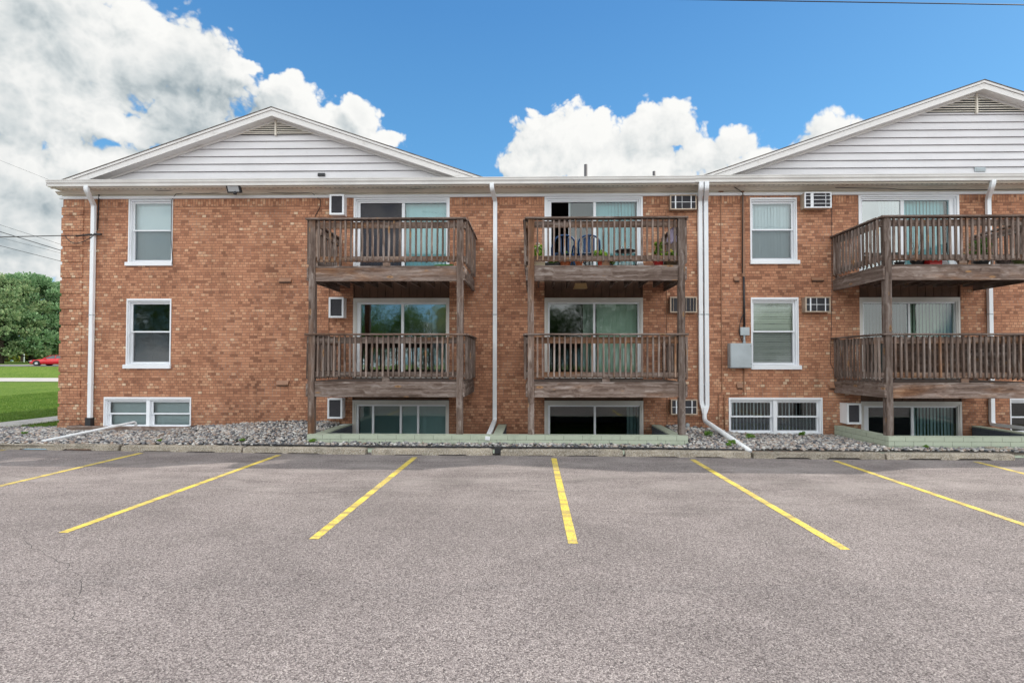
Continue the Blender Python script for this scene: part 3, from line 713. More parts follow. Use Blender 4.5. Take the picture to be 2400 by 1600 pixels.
# downspouts
def ds(pts, w_=.052, d_=.038, label=None, strap=True, round_=None):
    m = MB()
    if round_: m.tube(pts, round_, 14)
    else: m.tube(pts, 0, sq=(w_, d_))
    o = m.build('downspout', PVC if round_ else DSP, bld, smooth=bool(round_), bevel=0 if round_ else .006)
    if label: o['label'] = label
    if not round_ and strap:
        top, bot = Vector(pts[-2]), Vector(pts[-1]); V_ = [Vector(p) for p in pts]; zs_ = [p.z for p in V_]
        for zz_ in (3.1, 4.75, 1.35):
            for a_, b_ in zip(V_[:-1], V_[1:]):
                if b_.z < zz_ < a_.z and a_.z-b_.z > .8:
                    c_ = a_.lerp(b_, (a_.z-zz_)/(a_.z-b_.z)); MB().box(c_.x-w_-.004, c_.x+w_+.004, c_.y-d_-.004, c_.y+d_+.004, zz_-.012, zz_+.012).build('strap', GREYM if zz_ == 3.1 else DSP, o)
    return o
def bend(a, b, c, r=.06, n=4):
    a, b, c = Vector(a), Vector(b), Vector(c); return arc(b+(a-b).normalized()*r, b, b+(c-b).normalized()*r, n)
def path(pts, r=.06):
    o = [Vector(pts[0])]
    for i in range(1, len(pts)-1): o += bend(pts[i-1], pts[i], pts[i+1], r)
    return o+[Vector(pts[-1])]
x1 = wx(215, -.06, 750); xt = wx(203, -.49, 436)
ds(path([(xt, -.49, ZSOF+.02), (xt, -.49, ZSOF-.10), (x1, -.06, ZBRICK-.18), (x1, -.06, wz(980, -.06, 210))]), label='white downspout by the left corner of the building')
m = MB(); zz = wz(980, -.06, 210); m.box(x1-.07, x1+.07, -.13, -.005, zz-.20, zz+.02); m.build('drain_boot', BLK, bld)
x2 = wx(1160, -.06, 750); xt = wx(1153, -.49, 430)
e2 = gpt(1140, 1030, .28)
ds(path([(xt, -.49, ZSOF+.02), (xt, -.49, ZSOF-.12), (x2, -.06, ZBRICK-.12), (x2, -.06, wz(985, -.06, 1160)), (e2.x, -2.08, wz(1027, -2.08, 1140))]), label='white downspout between the left and centre balconies, kicking out over the green wall')
for k, px in enumerate((1643, 1655)):
    X = wx(px-2+k*1.5, -.06, 600); xt = wx(px+k*1, -.49, 435); pb = at(1651, 968, -.10)
    ds(path([(xt, -.49, ZSOF+.02), (xt, -.49, ZSOF-.14), (X, -.06, ZBRICK-.14), (X, -.06, wz(943+k*8, -.06, 1650)), (pb.x, -.10, pb.z)]), .053, label=('left' if k == 0 else 'right')+' one of the twin downspouts that join near the ground')
pa = at(1651, 955, -.10); pb = at(1651, 985, -.10); pc = gpt(1757, 1057, .10)
ds(path([tuple(pa), tuple(pb), (pc.x, pc.y, pc.z+.0)], .10), round_=.057, label='fat white drain pipe slanting from the twin downspouts to the kerb')
X4 = wx(2320, -.06, 700); xt = wx(2325, -.49, 425)
p4 = at(2330, 1000, -.10); p5 = at(2420, 1018, -1.3)
ds(path([(xt+.03, -.49, ZSOF+.02), (xt+.02, -.47, ZSOF-.12), (X4, -.06, ZBRICK-.12), (X4, -.06, p4.z+.05), (p5.x, -1.3, .42)], .09), label='white downspout right of the right-hand doors')
# dryer / brick vent hoods
for (a, b, c, d) in ((654, 683, 650, 661), (651, 679, 892, 904), (1902, 1930, 652, 661), (1720, 1732, 650, 661), (1940, 1969, 896, 909), (1725, 1738, 896, 909)):
    X0, X1 = wx(a), wx(b); z0, z1 = wz(d), wz(c)
    m = MB(); m.prism([(0.0, z0), (-.06, z0+.01), (-.065, z0+.03), (-.01, z1), (0, z1)], 'x', X0, X1); m.box(X0+.01, X1-.01, -.055, -.002, z0-.006, z0+.004, 1)
    m.build('vent_hood', [BRP, BLK], bld)

# ------------------------------------------------------------------ air conditioners
def ac(px0, px1, py0, py1, style, label, depth=.22):
    Y = -depth; X0, X1 = wx(px0, Y, (py0+py1)/2), wx(px1, Y, (py0+py1)/2); z0, z1 = wz(py1, Y, px0), wz(py0, Y, px0)
    root = empty('air_conditioner', ((X0+X1)/2, 0, z0), 0, label, 'air conditioner', 'air conditioners set through the brick wall')
    h = z1-z0; hw = (X1-X0)/2
    shell = {'white': WHITE, 'tan': TANM, 'brown': mat('sleeve_brown', (.34, .24, .18), .5, noise=(6, .25))}[style[0]]
    m = MB(); t = .02
    m.box(-hw, hw, Y+.02, .05, 0, t); m.box(-hw, hw, Y+.02, .05, h-t, h); m.box(-hw, -hw+t, Y+.02, .05, t, h-t); m.box(hw-t, hw, Y+.02, .05, t, h-t); m.box(-hw+t, hw-t, Y+.06, .04, t, h-t)
    m.build('casing', shell, root)
    m = MB()
    frame_rect(m, -hw-.005, hw+.005, -.005, h+.005, Y-.012, Y+.018, .028 if style[1] != 'plain' else .045)
    fr = m.build('front_frame', WHITE if style[0] != 'brown' else TANM, root)
    m = MB(); m.box(-hw+.02, hw-.02, Y+.02, Y+.05, .02, h-.02)
    n_ = max(6, int(h/.022))
    for k in range(n_): zz = .03+(h-.06)*k/n_; m.box(-hw+.03, hw-.03, Y+.004, Y+.02, zz, zz+.007)
    m.build('grille', DGR, root)
    if style[1] == 'grid':
        m = MB()
        for fx_, w_ in ((.20, .030), (.45, .008), (.80, .022)): m.box(-hw+2*hw*fx_-w_/2, -hw+2*hw*fx_+w_/2, Y-.010, Y+.002, .02, h-.02)
        m.box(-hw+.02, hw-.02, Y-.014, Y-.011, h*.48, h*.48+.012)
        m.build('guard_bar', WHITE, root)
    if style[1] == 'bars':
        m = MB(); m.box(-hw+2*hw*.22, -hw+2*hw*.33, Y-.010, Y+.002, .02, h-.02)
        for f_ in (.25, .5, .75): m.box(-hw+.02, hw-.02, Y-.016, Y-.011, h*f_, h*f_+.012)
        m.box(hw-.14, hw-.13, Y-.010, Y+.002, .02, h-.02); m.build('guard_bar', WHITE, root)
    if style[1] == 'vbars':
        m = MB()
        for f_ in (.12, .3, .45, .6, .75, .88): m.box(-hw+2*hw*f_-.004, -hw+2*hw*f_+.004, Y-.010, Y+.002, .02, h-.02)
        m.build('guard_bar', TANM, root)
    return root
ac(773, 806, 456, 503, ('white', 'plain'), 'white upright air conditioner beside the top left balcony door')
ac(771, 805, 697, 744, ('white', 'plain'), 'white upright air conditioner left of the middle left door')
ac(768, 802, 933, 980, ('white', 'plain'), 'white upright air conditioner left of the left basement door')
ac(1571, 1632, 457, 491, ('brown', 'grid'), 'air conditioner with white grid guard, top one left of the twin downspouts', .16)
ac(1571, 1633, 696, 732, ('brown', 'vbars'), 'brown air conditioner with upright bars behind the middle centre post', .16)
ac(1573, 1634, 936, 971, ('brown', 'grid'), 'air conditioner with white grid guard, lowest one left of the twin downspouts', .16)
ac(1886, 1948, 451, 487, ('tan', 'bars'), 'air conditioner with white horizontal bars at the top right', .22)
ac(1888, 1946, 696, 731, ('brown', 'grid'), 'air conditioner with cream grid guard, right of the window with wavy blinds', .20)
ac(1985, 2018, 945, 993, ('white', 'plain'), 'white upright air conditioner beside the right basement door', .30)

# ------------------------------------------------------------------ balcony towers
YF = -1.86; PW = .14; TW = 3.40
def mesh_box(name, mt, *a): return MB().box(*a).mesh(name, mt)
BAL = MB().prism([(-.018, 0), (.018, 0), (.018, .79), (-.018, .79)], 'y', -.018, .018)
BALM = MB()
BALM.prism([(-.021, .03), (.021, .0), (.021, .80), (-.021, .80)], 'x', -.019, .019)
BALMESH = BALM.mesh('baluster', WZ)
RM = MB(); RM.prism([(-.021, .03), (.021, .0), (.021, .80), (-.021, .80)], 'x', -.019, .019)
def tower(X, label):
    root = empty('balcony_tower', (X, YF, wz(1020, YF)), 0, label, 'balcony', 'stacked wooden balconies on posts')
    z00 = root.location.z; hw = TW/2
    for sgn in (-1, 1):
        m = MB(); h = 5.035-z00; n = 9; xo = sgn*(hw-PW/2); w0 = PW/2
        ring = []
        for k in range(n+1):
            dx = random.uniform(-.006, .006); zz = h*k/n; ring.append([(xo+dx-w0, -w0, zz), (xo+dx+w0, -w0, zz), (xo+dx+w0, w0, zz), (xo+dx-w0, w0, zz)])
        m.v = [q for r_ in ring for q in r_]
        for k in range(n):
            for j in range(4): m.f.append((k*4+j, k*4+(j+1) % 4, (k+1)*4+(j+1) % 4, (k+1)*4+j)); m.mi.append(0)
        m.f.append((3, 2, 1, 0)); m.f.append(tuple(n*4+j for j in range(4))); m.mi += [0, 0]
        m.build('post', WPOST, root, bevel=.008)
    for (zd, zr) in ((4.01, 5.06), (1.475, 2.525)):
        zd -= z00; zr -= z00
        dk = MB(); nb = 12; dep = -YF-.03
        for k in range(nb): y0 = -PW/2+.02+k*(dep)/nb; dk.box(-hw-.02, hw+.02, y0+.004, y0+dep/nb-.004, zd-.04, zd-.0)
        deck = dk.build('deck', WX, root)
        MB().box(-hw+PW+.002, hw-PW-.002, -.045, -.003, zd-.335, zd-.042).box(-hw+PW+.002, hw-PW-.002, .0, .035, zd-.335, zd-.042).build('front_beam', WX, deck, bevel=.004)
        for sgn in (-1, 1):
            MB().box(min(sgn*(hw+.002), sgn*(hw+.045)), max(sgn*(hw+.002), sgn*(hw+.045)), -.07, dep+.02, zd-.325, zd-.042).build('side_beam', WY, deck, bevel=.004)
        for k in range(9):
            xj = -hw+.25+(TW-.5)*k/8; MB().box(xj-.019, xj+.019, .04, dep, zd-.23, zd-.042).build('joist', WY, deck)
        # front railing
        fr = MB().box(-hw+PW+.003, hw-PW-.003, -.02, .018, zr-.215, zr-.075).box(-hw+PW+.003, hw-PW-.003, -.02, .018, zr-.955, zr-.835)
        fr.box(-.08, .08, -.01, .02, zd+.002, zr-.957)
        rail = fr.build('front_railing', WRAIL, root, bevel=.003)
        MB().box(-hw-.07, hw+.07, -.115, .075, zr-.035, zr).build('handrail', WX, rail, bevel=.005)
        n = 26
        for k in range(n):
            xb = -hw+PW+.07+(TW-2*PW-.14)*k/(n-1)+random.uniform(-.004, .004)
            o = link('baluster', BALMESH, rail, (xb, -.042, zr-.97+random.uniform(-.01, .012))); o.rotation_euler = (random.uniform(-.012, .012), random.uniform(-.008, .008), 0); o.scale = (1, 1, 1.145)
        for sgn in (-1, 1):
            def sx(a, b): return (min(sgn*a, sgn*b), max(sgn*a, sgn*b))
            s_ = MB().box(*sx(hw+.002, hw+.040), .0, dep, zr-.215, zr-.075).box(*sx(hw+.002, hw+.040), .0, dep, zr-.955, zr-.835)
            s_.box(*sx(hw-.05, hw+.001), dep-.09, dep, zd, zr-.04)
            sr = s_.build('side_railing', WY, root)
            MB().box(*sx(hw-.04, hw+.11), .076, dep+.02, zr-.037, zr-.002).build('handrail', WY, sr, bevel=.005)
            n2 = 14
            for k in range(n2):
                yb = .06+(dep-.14)*k/(n2-1); o = link('baluster', BALMESH, sr, (sgn*(hw+.062), yb, zr-1.02+random.uniform(-.01, .01))); o.rotation_euler = (random.uniform(-.01, .01), 0, sgn*math.pi/2); o.scale = (1, 1, 1.20)
    return root
tX = [(wx(723, YF-.07, 750)+wx(1084, YF-.07, 750))/2, (wx(1238, YF-.07, 750)+wx(1605, YF-.07, 750))/2, wx(2076, YF-.07, 750)+TW/2]
T1 = tower(tX[0], 'left-hand stack of two weathered wooden balconies on square posts')
T2 = tower(tX[1], 'centre stack of two weathered wooden balconies, the upper one holding plants and blue chairs')
T3 = tower(tX[2], 'right-hand stack of two wooden balconies, cut by the right edge of the picture')
# solid dark boards behind the balusters of the lower right balcony
zz0 = 2.525-T3.location.z
MB().box(-TW/2+PW+.004, TW/2-PW-.004, .020, .035, zz0-.96, zz0-.078).build('privacy_boards', WD, T3)
for k in range(10):
    pass
# ------------------------------------------------------------------ ground
def lotz(x): return TILT*x
m = MB(); YE = -2.35
for (xa, xb) in ((-90, -30), (-30, 30), (30, 90)):
    m.quad((xa, -75, lotz(xa)), (xb, -75, lotz(xb)), (xb, YE, lotz(xb)), (xa, YE, lotz(xa)))
lot = m.build('parking_lot', ASPH); tag(lot, kind='structure')
# painted bay lines: (top px, bottom px) pairs from the far end to the near end
LN = [((325, 1040), (-330, 1193)), ((640, 1045), (145, 1223)), ((953, 1050), (720, 1238)), ((1272, 1052), (1316, 1248)), ((1590, 1055), (1942, 1262)), ((1918, 1058), (2560, 1275)), ((2240, 1060), (3180, 1290)), ((10, 1033), (-800, 1165))]
for (a, b) in LN:
    A = gpt(a[0]/.98, a[1]/.98); B = gpt(b[0]/.98, b[1]/.98)
    if B.y < -8.3: B = A.lerp(B, (A.y+8.0)/(A.y-B.y))
    d = (B-A).normalized(); n = Vector((-d.y, d.x, 0))*.052; m = MB(); K = 30
    L_, R_ = [], []
    for k in range(K+1):
        c = A.lerp(B, k/K); c.z = lotz(c.x)+.004; j = random.uniform(-.004, .004)
        L_.append(c+n*(1+j*10)); R_.append(c-n*(1+random.uniform(-.04, .04)))
    for k in range(K): m.quad(L_[k], L_[k+1], R_[k+1], R_[k])
    m.build('painted_line', PAINT, lot)

# cracks in the asphalt, followed from the photograph
CRK = mat('crack_filler', (.045, .04, .04), .95)
for kk, (pp, wd) in enumerate(((((52, 1258), (78, 1282), (112, 1300), (150, 1322), (186, 1345), (190, 1385), (182, 1425), (176, 1470)), .006), (((2290, 1312), (2322, 1330), (2362, 1358)), .005),
        (((-40, 1128), (120, 1131), (330, 1133), (560, 1140), (800, 1143), (1100, 1148), (1340, 1151), (1500, 1153)), .009), (((0, 1098), (110, 1098), (215, 1096)), .006),
        (((1560, 1150), (1800, 1158), (1990, 1170), (2180, 1205), (2420, 1290)), .006), (((440, 1098), (480, 1094), (500, 1087)), .007), (((930, 1120), (1010, 1126), (1050, 1124)), .006), (((1745, 1115), (1810, 1122), (1850, 1112)), .006))):
    P3 = []
    for a_, b_ in zip(pp[:-1], pp[1:]):
        A_, B_ = gpt(*a_), gpt(*b_); n_ = max(3, int((B_-A_).length/.09))
        for q in range(n_): c_ = A_.lerp(B_, q/n_); P3.append(c_+Vector((random.gauss(0, .012), random.gauss(0, .016), 0)))
    m = MB()
    for q in range(len(P3)-1):
        d_ = (P3[q+1]-P3[q]).normalized(); n_ = Vector((-d_.y, d_.x, 0)); w0_, w1_ = wd*.42*(.1+.9*abs(math.sin(q*.37+kk))), wd*.42*(.15+.85*abs(math.sin((q+1)*.37+kk)))
        z_ = Vector((0, 0, .0018)); m.quad(P3[q]-n_*w0_+z_, P3[q+1]-n_*w1_+z_, P3[q+1]+n_*w1_+z_, P3[q]+n_*w0_+z_)
    m.build('crack', CRK, lot)

# wheel stops
sb = [(0, 1052.7), (285, 1057), (570, 1061), (860, 1065.5), (1150, 1067.6), (1500, 1069.8), (1760, 1074), (2100, 1077), (2380, 1079), (2600, 1083)]
def sbot(px): return np.interp(px, [a for a, b in sb], [b for a, b in sb])
stops = [(-8, 270, 'pale, sunlit top at the far left', 0), (277, 553, 'beside the end of the white drain pipe', 0), (557, 838, 'grey with a straight top below the left brick wall', 0), (853, 1131, 'below the left balcony posts', 0),
         (1150, 1431, 'right of the black edging block', 0), (1437, 1725, 'cracked, ending at the fat drain pipe', 0), (1732, 2033, 'bowed, right of the fat drain pipe mouth', 1), (2038, 2332, 'with two deep notches, at the far right', 1)]
for i, (a, b, lab, notch) in enumerate(stops):
    A = gpt(a/.98, float(sbot(max(a, 0)/.98))); B = gpt(b/.98, float(sbot(b/.98)))
    L = (B-A).length; ang = math.atan2(B.y-A.y, B.x-A.x)
    root = empty('wheel_stop', tuple((A+B)/2), ang, 'concrete wheel stop '+lab, 'wheel stop', 'concrete wheel stops along the kerb')
    h = .125; n = 44; m = MB(); rows = []
    for k in range(n+1):
        t = k/n; x = -L/2+L*t; e = min(t, 1-t)*L
        under = 0.0
        for c in (.30, .68) if (i != 2) else (.22, .5):
            if abs(t-c) < (.115 if not notch else .12): under = .030 if notch or i == 0 else .018
        jj = [random.uniform(-.0045, .0045) for _ in range(6)]
        tp = h-(.02 if e < .03 else 0)+jj[5]
        bow = .02*math.sin(t*math.pi) if i == 6 else 0
        rows.append([(x, 0+jj[0]-bow, under), (x, .012+jj[1]-bow, tp-.02), (x, .035+jj[2]-bow, tp), (x, .145+jj[3]-bow, tp+.002), (x, .17-bow, tp-.02), (x, .18-bow, under)])
    m.v = [q for r_ in rows for q in r_]
    for k in range(n):
        for j in range(6): m.f.append((k*6+j, k*6+(j+1) % 6, (k+1)*6+(j+1) % 6, (k+1)*6+j)); m.mi.append(0)
    m.f.append(tuple(range(5, -1, -1))); m.f.append(tuple(n*6+j for j in range(6))); m.mi += [0, 0]
    m.build('stop_block', CONC, root)
    if i > 0: pass
# broken ninth stop lying further back at the right edge
A = at(2322, 1052, -2.32); m = MB()
m.prism([(0, 0), (.02, .14), (.12, .165), (.3, .13), (.7, .12), (.95, .10), (1.9, .10), (1.9, 0)], 'y', 0, .17)
o = m.build('broken_stop', CONC); o.location = (A.x, -2.30, .0); tag(o, 'broken wheel stop half hidden behind the last one at the far right', 'wheel stop')

# gravel height field
GX = [-26, -13, XL, -9.5, -8.6, -6.0, -5.2, -4.6, 3.6, 4.4, 5.2, 7.5, 8.3, 18]
GZ = [.16, .18, .20, .20, .27, .42, .40, .34, .33, .25, .13, .10, .17, .17]
def gz(x, y):
    zb = np.interp(x, GX, GZ); zf = .135+np.interp(x, [-12, 0, 10], [.045, 0, -.03]); t = np.clip((y+2.35)/2.35, 0, 1)
    return zf+(zb-zf)*t**.8
WT = wz(1018, -1.95)     # green wall top
w1 = (wx(719, -2.05, 1030), wx(1613, -2.05, 1030)); w2 = (wx(2083, -2.05, 1030), wx(2490, -2.05, 1030))
TH = .20; YW = -2.05
def inwell(x, y, mrg=0.0):
    for (a, b) in (w1, w2):
        if a-mrg < x < b+mrg and y > YW-mrg and y < .02: return True
    a, b = wx(165, -.4, 1000), wx(436, -.4, 1000)
    return a-mrg < x < b+mrg and -.42-mrg < y < .02
m = MB(); xs = np.arange(-26, 18.01, .25); ys = np.append(np.arange(-2.44, 0.0, .2), [0.0, .25, .5])
cutx = sorted(set(np.round(np.concatenate([xs, [w1[0]+.05, w1[1]-.05, w2[0]+.05, w2[1]-.05, wx(165, -.4, 1000)+.03, wx(436, -.4, 1000)-.03]]), 4)))
cuty = sorted(set(np.round(np.concatenate([ys, [YW+.05, -.39]]), 4)))
for i in range(len(cutx)-1):
    for j in range(len(cuty)-1):
        cx, cy = (cutx[i]+cutx[i+1])/2, (cuty[j]+cuty[j+1])/2
        if inwell(cx, cy, -.03): continue
        if cy > 0 and cx > XL: continue
        q = [(cutx[i], cuty[j]), (cutx[i+1], cuty[j]), (cutx[i+1], cuty[j+1]), (cutx[i], cuty[j+1])]
        m.quad(*[(a, b, float(gz(a, b))-.035) for a, b in q])
tag(m.build('gravel_bed', mat('soil', (.10, .085, .07), .95, noise=(3, .4))), kind='structure')
# stones
def ico():
    t = (1+5**.5)/2; v = np.array([(-1, t, 0), (1, t, 0), (-1, -t, 0), (1, -t, 0), (0, -1, t), (0, 1, t), (0, -1, -t), (0, 1, -t), (t, 0, -1), (t, 0, 1), (-t, 0, -1), (-t, 0, 1)], float)
    v /= np.linalg.norm(v[0]); f = [(0, 11, 5), (0, 5, 1), (0, 1, 7), (0, 7, 10), (0, 10, 11), (1, 5, 9), (5, 11, 4), (11, 10, 2), (10, 7, 6), (7, 1, 8), (3, 9, 4), (3, 4, 2), (3, 2, 6), (3, 6, 8), (3, 8, 9), (4, 9, 5), (2, 4, 11), (6, 2, 10), (8, 6, 7), (9, 8, 1)]
    return v, np.array(f)
IV, IF = ico()
def stones(n, name, mt, xr, yr, smin, smax, zfun, lab, cat, skip=None):
    V, F = [], []; k = 0; tries = 0
    while k < n and tries < n*4:
        tries += 1
        x, y = rng.uniform(*xr), rng.uniform(*yr)
        if skip and skip(x, y): continue
        s = rng.uniform(smin, smax)**1.0; sc = np.array([s*rng.uniform(.8, 1.5), s*rng.uniform(.7, 1.1), s*rng.uniform(.5, .8)])
        a = rng.uniform(0, 6.28); c, s_ = math.cos(a), math.sin(a); tl = rng.uniform(-.5, .5)
        v = IV*sc*(1+rng.uniform(-.12, .12, (12, 1)))
        v = v @ np.array([[1, 0, 0], [0, math.cos(tl), -math.sin(tl)], [0, math.sin(tl), math.cos(tl)]])
        v = v @ np.array([[c, s_, 0], [-s_, c, 0], [0, 0, 1]])
        V.append(v+np.array([x, y, zfun(x, y)+rng.uniform(-.02, .012)])); F.append(IF+12*k); k += 1
    V = np.concatenate(V); F = np.concatenate(F)
    me = bpy.data.meshes.new(name); me.vertices.add(len(V)); me.vertices.foreach_set('co', V.ravel()); me.loops.add(F.size); me.loops.foreach_set('vertex_index', F.ravel())
    me.polygons.add(len(F)); me.polygons.foreach_set('loop_start', np.arange(0, F.size, 3)); me.polygons.foreach_set('loop_total', np.full(len(F), 3)); me.polygons.foreach_set('use_smooth', np.ones(len(F), bool))
    me.update(); me.validate(); me.materials.append(mt); o = link(name, me); tag(o, lab, cat, kind='stuff'); return o
def gskip(x, y):
    if inwell(x, y, .03): return True
    if x > XL and y > -.02: return True
    return False
stones(21500, 'gravel', STONE, (-15.5, 13.2), (-2.36, .35), .017, .044, gz, 'grey and tan river stones filling the bed along the wall', 'gravel', gskip)

# green block wells
def well(a, b, div, label):
    root = empty('retaining_wall', ((a+b)/2, YW, 0), 0, label, 'low wall'); c = (a+b)/2
    m = MB(); m.box(a-c, b-c, 0, TH, -.6, WT); m.build('front_wall', GREEN, root, bevel=.006)
    for (xa, xb, inn) in div:
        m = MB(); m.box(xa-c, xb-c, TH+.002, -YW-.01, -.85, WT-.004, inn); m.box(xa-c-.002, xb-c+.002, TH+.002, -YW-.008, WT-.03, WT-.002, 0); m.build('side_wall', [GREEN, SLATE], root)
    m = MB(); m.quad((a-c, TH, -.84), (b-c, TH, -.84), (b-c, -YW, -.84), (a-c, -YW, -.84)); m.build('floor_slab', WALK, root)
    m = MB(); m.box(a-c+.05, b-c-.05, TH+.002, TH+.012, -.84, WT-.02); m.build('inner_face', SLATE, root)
xd = wx(1158, -1.85, 1025)
well(w1[0], w1[1], [(w1[0]+.08, w1[0]+.30, 1), (xd-.02, xd+.18, 1), (w1[1]-.32, w1[1]-.10, 1)], 'pale green painted block wall around the left and centre basement doors')
well(w2[0], w2[1], [(w2[0], w2[0]+.2, 0), (w2[1]-.22, w2[1], 1)], 'pale green painted block wall around the right-hand basement doors')
# timber edging in front of lower left window
a, b = wx(158, -.4, 1000), wx(440, -.4, 1000); zt = wz(998, -.4, 250)
root = empty('window_well', ((a+b)/2, -.4, zt-.25), 0, 'low grey timber surround in front of the lower left basement window', 'window well')
hw = (b-a)/2; MB().box(-hw, hw*.28, -.02, .02, 0, .25).box(hw*.285, hw, -.018, .02, 0, .245).build('front_board', mat('grey_timber', fn=wood_fn(0, 1.25, .1)), root)
MB().box(-hw, -hw+.04, .021, .39, 0, .245).box(hw-.04, hw, .021, .39, 0, .245).build('side_board', WY, root)
MB().box(-hw+.04, hw-.04, .02, .39, -.3, -.28).build('base_slab', WALK, root)
# black landscape edging behind the stops
m = MB(); pts = []
for px in range(-60, 1765, 60):
    A = gpt(px, float(sbot(max(px, 0)))); pts.append((A.x, A.y+.215, .0))
pts = [(x, y, .142+.003*math.sin(k*1.7)+lotz(x)) for k, (x, y, z) in enumerate(pts)]
m.tube(pts, .016, 8); m2 = m.build('landscape_edging', BLK, smooth=True); tag(m2, 'black plastic edging strip between the stones and the wheel stops', 'garden edging')
A = gpt(1166, 1067); m = MB(); m.box(-.062, .062, 0, .16, .04, .155); o = m.build('edging_block', BLK); o.location = (A.x, A.y+.01, 0); tag(o, 'black plastic block filling the gap between two middle wheel stops', 'edging block')

# white pipe over the stones
pA = at(318, 1000, -.36); pB = at(318, 988, -.36); pC = gpt(94, 1030, .20)
m = MB(); m.tube(path([(pA.x, -.36, pA.z-.1), (pB.x, -.36, pB.z), (pC.x, pC.y+.05, .20)], .06), .030, 12)
tag(m.build('drain_pipe', PVC, smooth=True), 'thin white pipe slanting over the stones below the lower left window', 'pipe')

# ------------------------------------------------------------------ lawn, road, path, far ground
def tz(x, y): return float(np.interp(y, [-3, .4, 8, 20, 27.5, 35, 40, 43, 46, 60, 90, 400], [.04, .05, .05, .14, .28, .42, 1.0, 1.40, 1.46, 1.75, 1.9, 2.5]))
m = MB(); xs = [-400, -200, -120, -80, -60, -45, -35, -30, -26, -22, -19, -16.2, -14.9, -13, XL, 0, 20, 60, 200, 400]
ys = [.4, 2, 5, 8, 12, 16, 20, 24, 28.5, 31, 34.3, 37, 40, 43, 46, 50, 60, 75, 90, 150, 400]
for i in range(len(xs)-1):
    for j in range(len(ys)-1):
        if xs[i] >= XL-.01 and xs[i+1] < 18 and ys[j+1] < 11: continue
        q = [(xs[i], ys[j]), (xs[i+1], ys[j]), (xs[i+1], ys[j+1]), (xs[i], ys[j+1])]; m.quad(*[(a, b, tz(a, b)) for a, b in q])
m.quad((-400, -75, -.15), (-89, -75, -.15), (-89, .4, .1), (-400, .4, .1)); m.quad((-400, -400, -.15), (400, -400, -.15), (400, -74, -.15), (-400, -74, -.15))
m.quad((-90, -2.35, .06), (-25.9, -2.35, .06), (-25.9, .4, .10), (-90, .4, .10)); m.quad((17.9, -2.35, -.06), (90, -2.35, -.06), (90, .4, .10), (17.9, .4, .10))
tag(m.build('lawn', mat('lawn_green', fn=lawn_fn)), kind='structure')
m = MB()
for (xa, xb) in ((-400, -60), (-60, 60), (60, 400)): m.quad((xa, 28.5, tz(0, 28.5)+.03), (xb, 28.5, tz(0, 28.5)+.03), (xb, 34.3, tz(0, 34.3)+.03), (xa, 34.3, tz(0, 34.3)+.03))
tag(m.build('road', mat('road_concrete', (.46, .435, .41), .9, noise=(.6, .12))), kind='structure')
m = MB()
for (ya, yb) in zip(ys[:9], ys[1:9]): m.box(-16.0, -14.75, ya, yb-.01, -.1, max(tz(0, ya), tz(0, yb))+.03)
tag(m.build('sidewalk', WALK), kind='structure')
m = MB()
for (xa, xb) in ((-400, -60), (-60, 60), (60, 400)): m.quad((xa, 42.9, tz(0, 42.9)+.03), (xb, 42.9, tz(0, 42.9)+.03), (xb, 50, tz(0, 50)+.03), (xa, 50, tz(0, 50)+.03))
tag(m.build('far_road', mat('far_asphalt', (.18, .175, .17), .9, noise=(.6, .12))), kind='structure')
# grass blades near the building corner
def blades(n, xr, yr, h, name, lab, mt, zf, skip):
    V = np.zeros((n*3, 3)); k = 0
    xs_ = rng.uniform(*xr, n); ys_ = yr[0]+(yr[1]-yr[0])*rng.uniform(0, 1, n)**1.4; an = rng.uniform(0, 3.14, n); hh = h*rng.uniform(.5, 1.2, n); wd = .006+.0008*ys_
    for i in range(n):
        x, y = xs_[i], ys_[i]
        if skip(x, y): continue
        z = zf(x, y)-.005; c, s_ = math.cos(an[i])*wd[i], math.sin(an[i])*wd[i]
        V[k] = (x-c, y-s_, z); V[k+1] = (x+c, y+s_, z); V[k+2] = (x+rng.uniform(-.03, .03), y+rng.uniform(-.03, .03), z+hh[i]); k += 3
    V = V[:k]; F = np.arange(k)
    me = bpy.data.meshes.new(name); me.vertices.add(k); me.vertices.foreach_set('co', V.ravel()); me.loops.add(k); me.loops.foreach_set('vertex_index', F)
    me.polygons.add(k//3); me.polygons.foreach_set('loop_start', np.arange(0, k, 3)); me.polygons.foreach_set('loop_total', np.full(k//3, 3)); me.update(); me.materials.append(mt)
    tag(link(name, me), lab, 'grass', kind='stuff')
GRM = mat('grass_blades', fn=leaf_fn((.085, .175, .020), (.135, .235, .035), (.21, .30, .07), .3))
blades(150000, (-28, XL+.1), (.25, 27.5), .065, 'grass', 'green mown lawn grass left of the building', GRM, tz, lambda x, y: -16.22 < x < -14.88 or (x > XL-.03) or x < -12.3-.95*(y+14)*1.0)

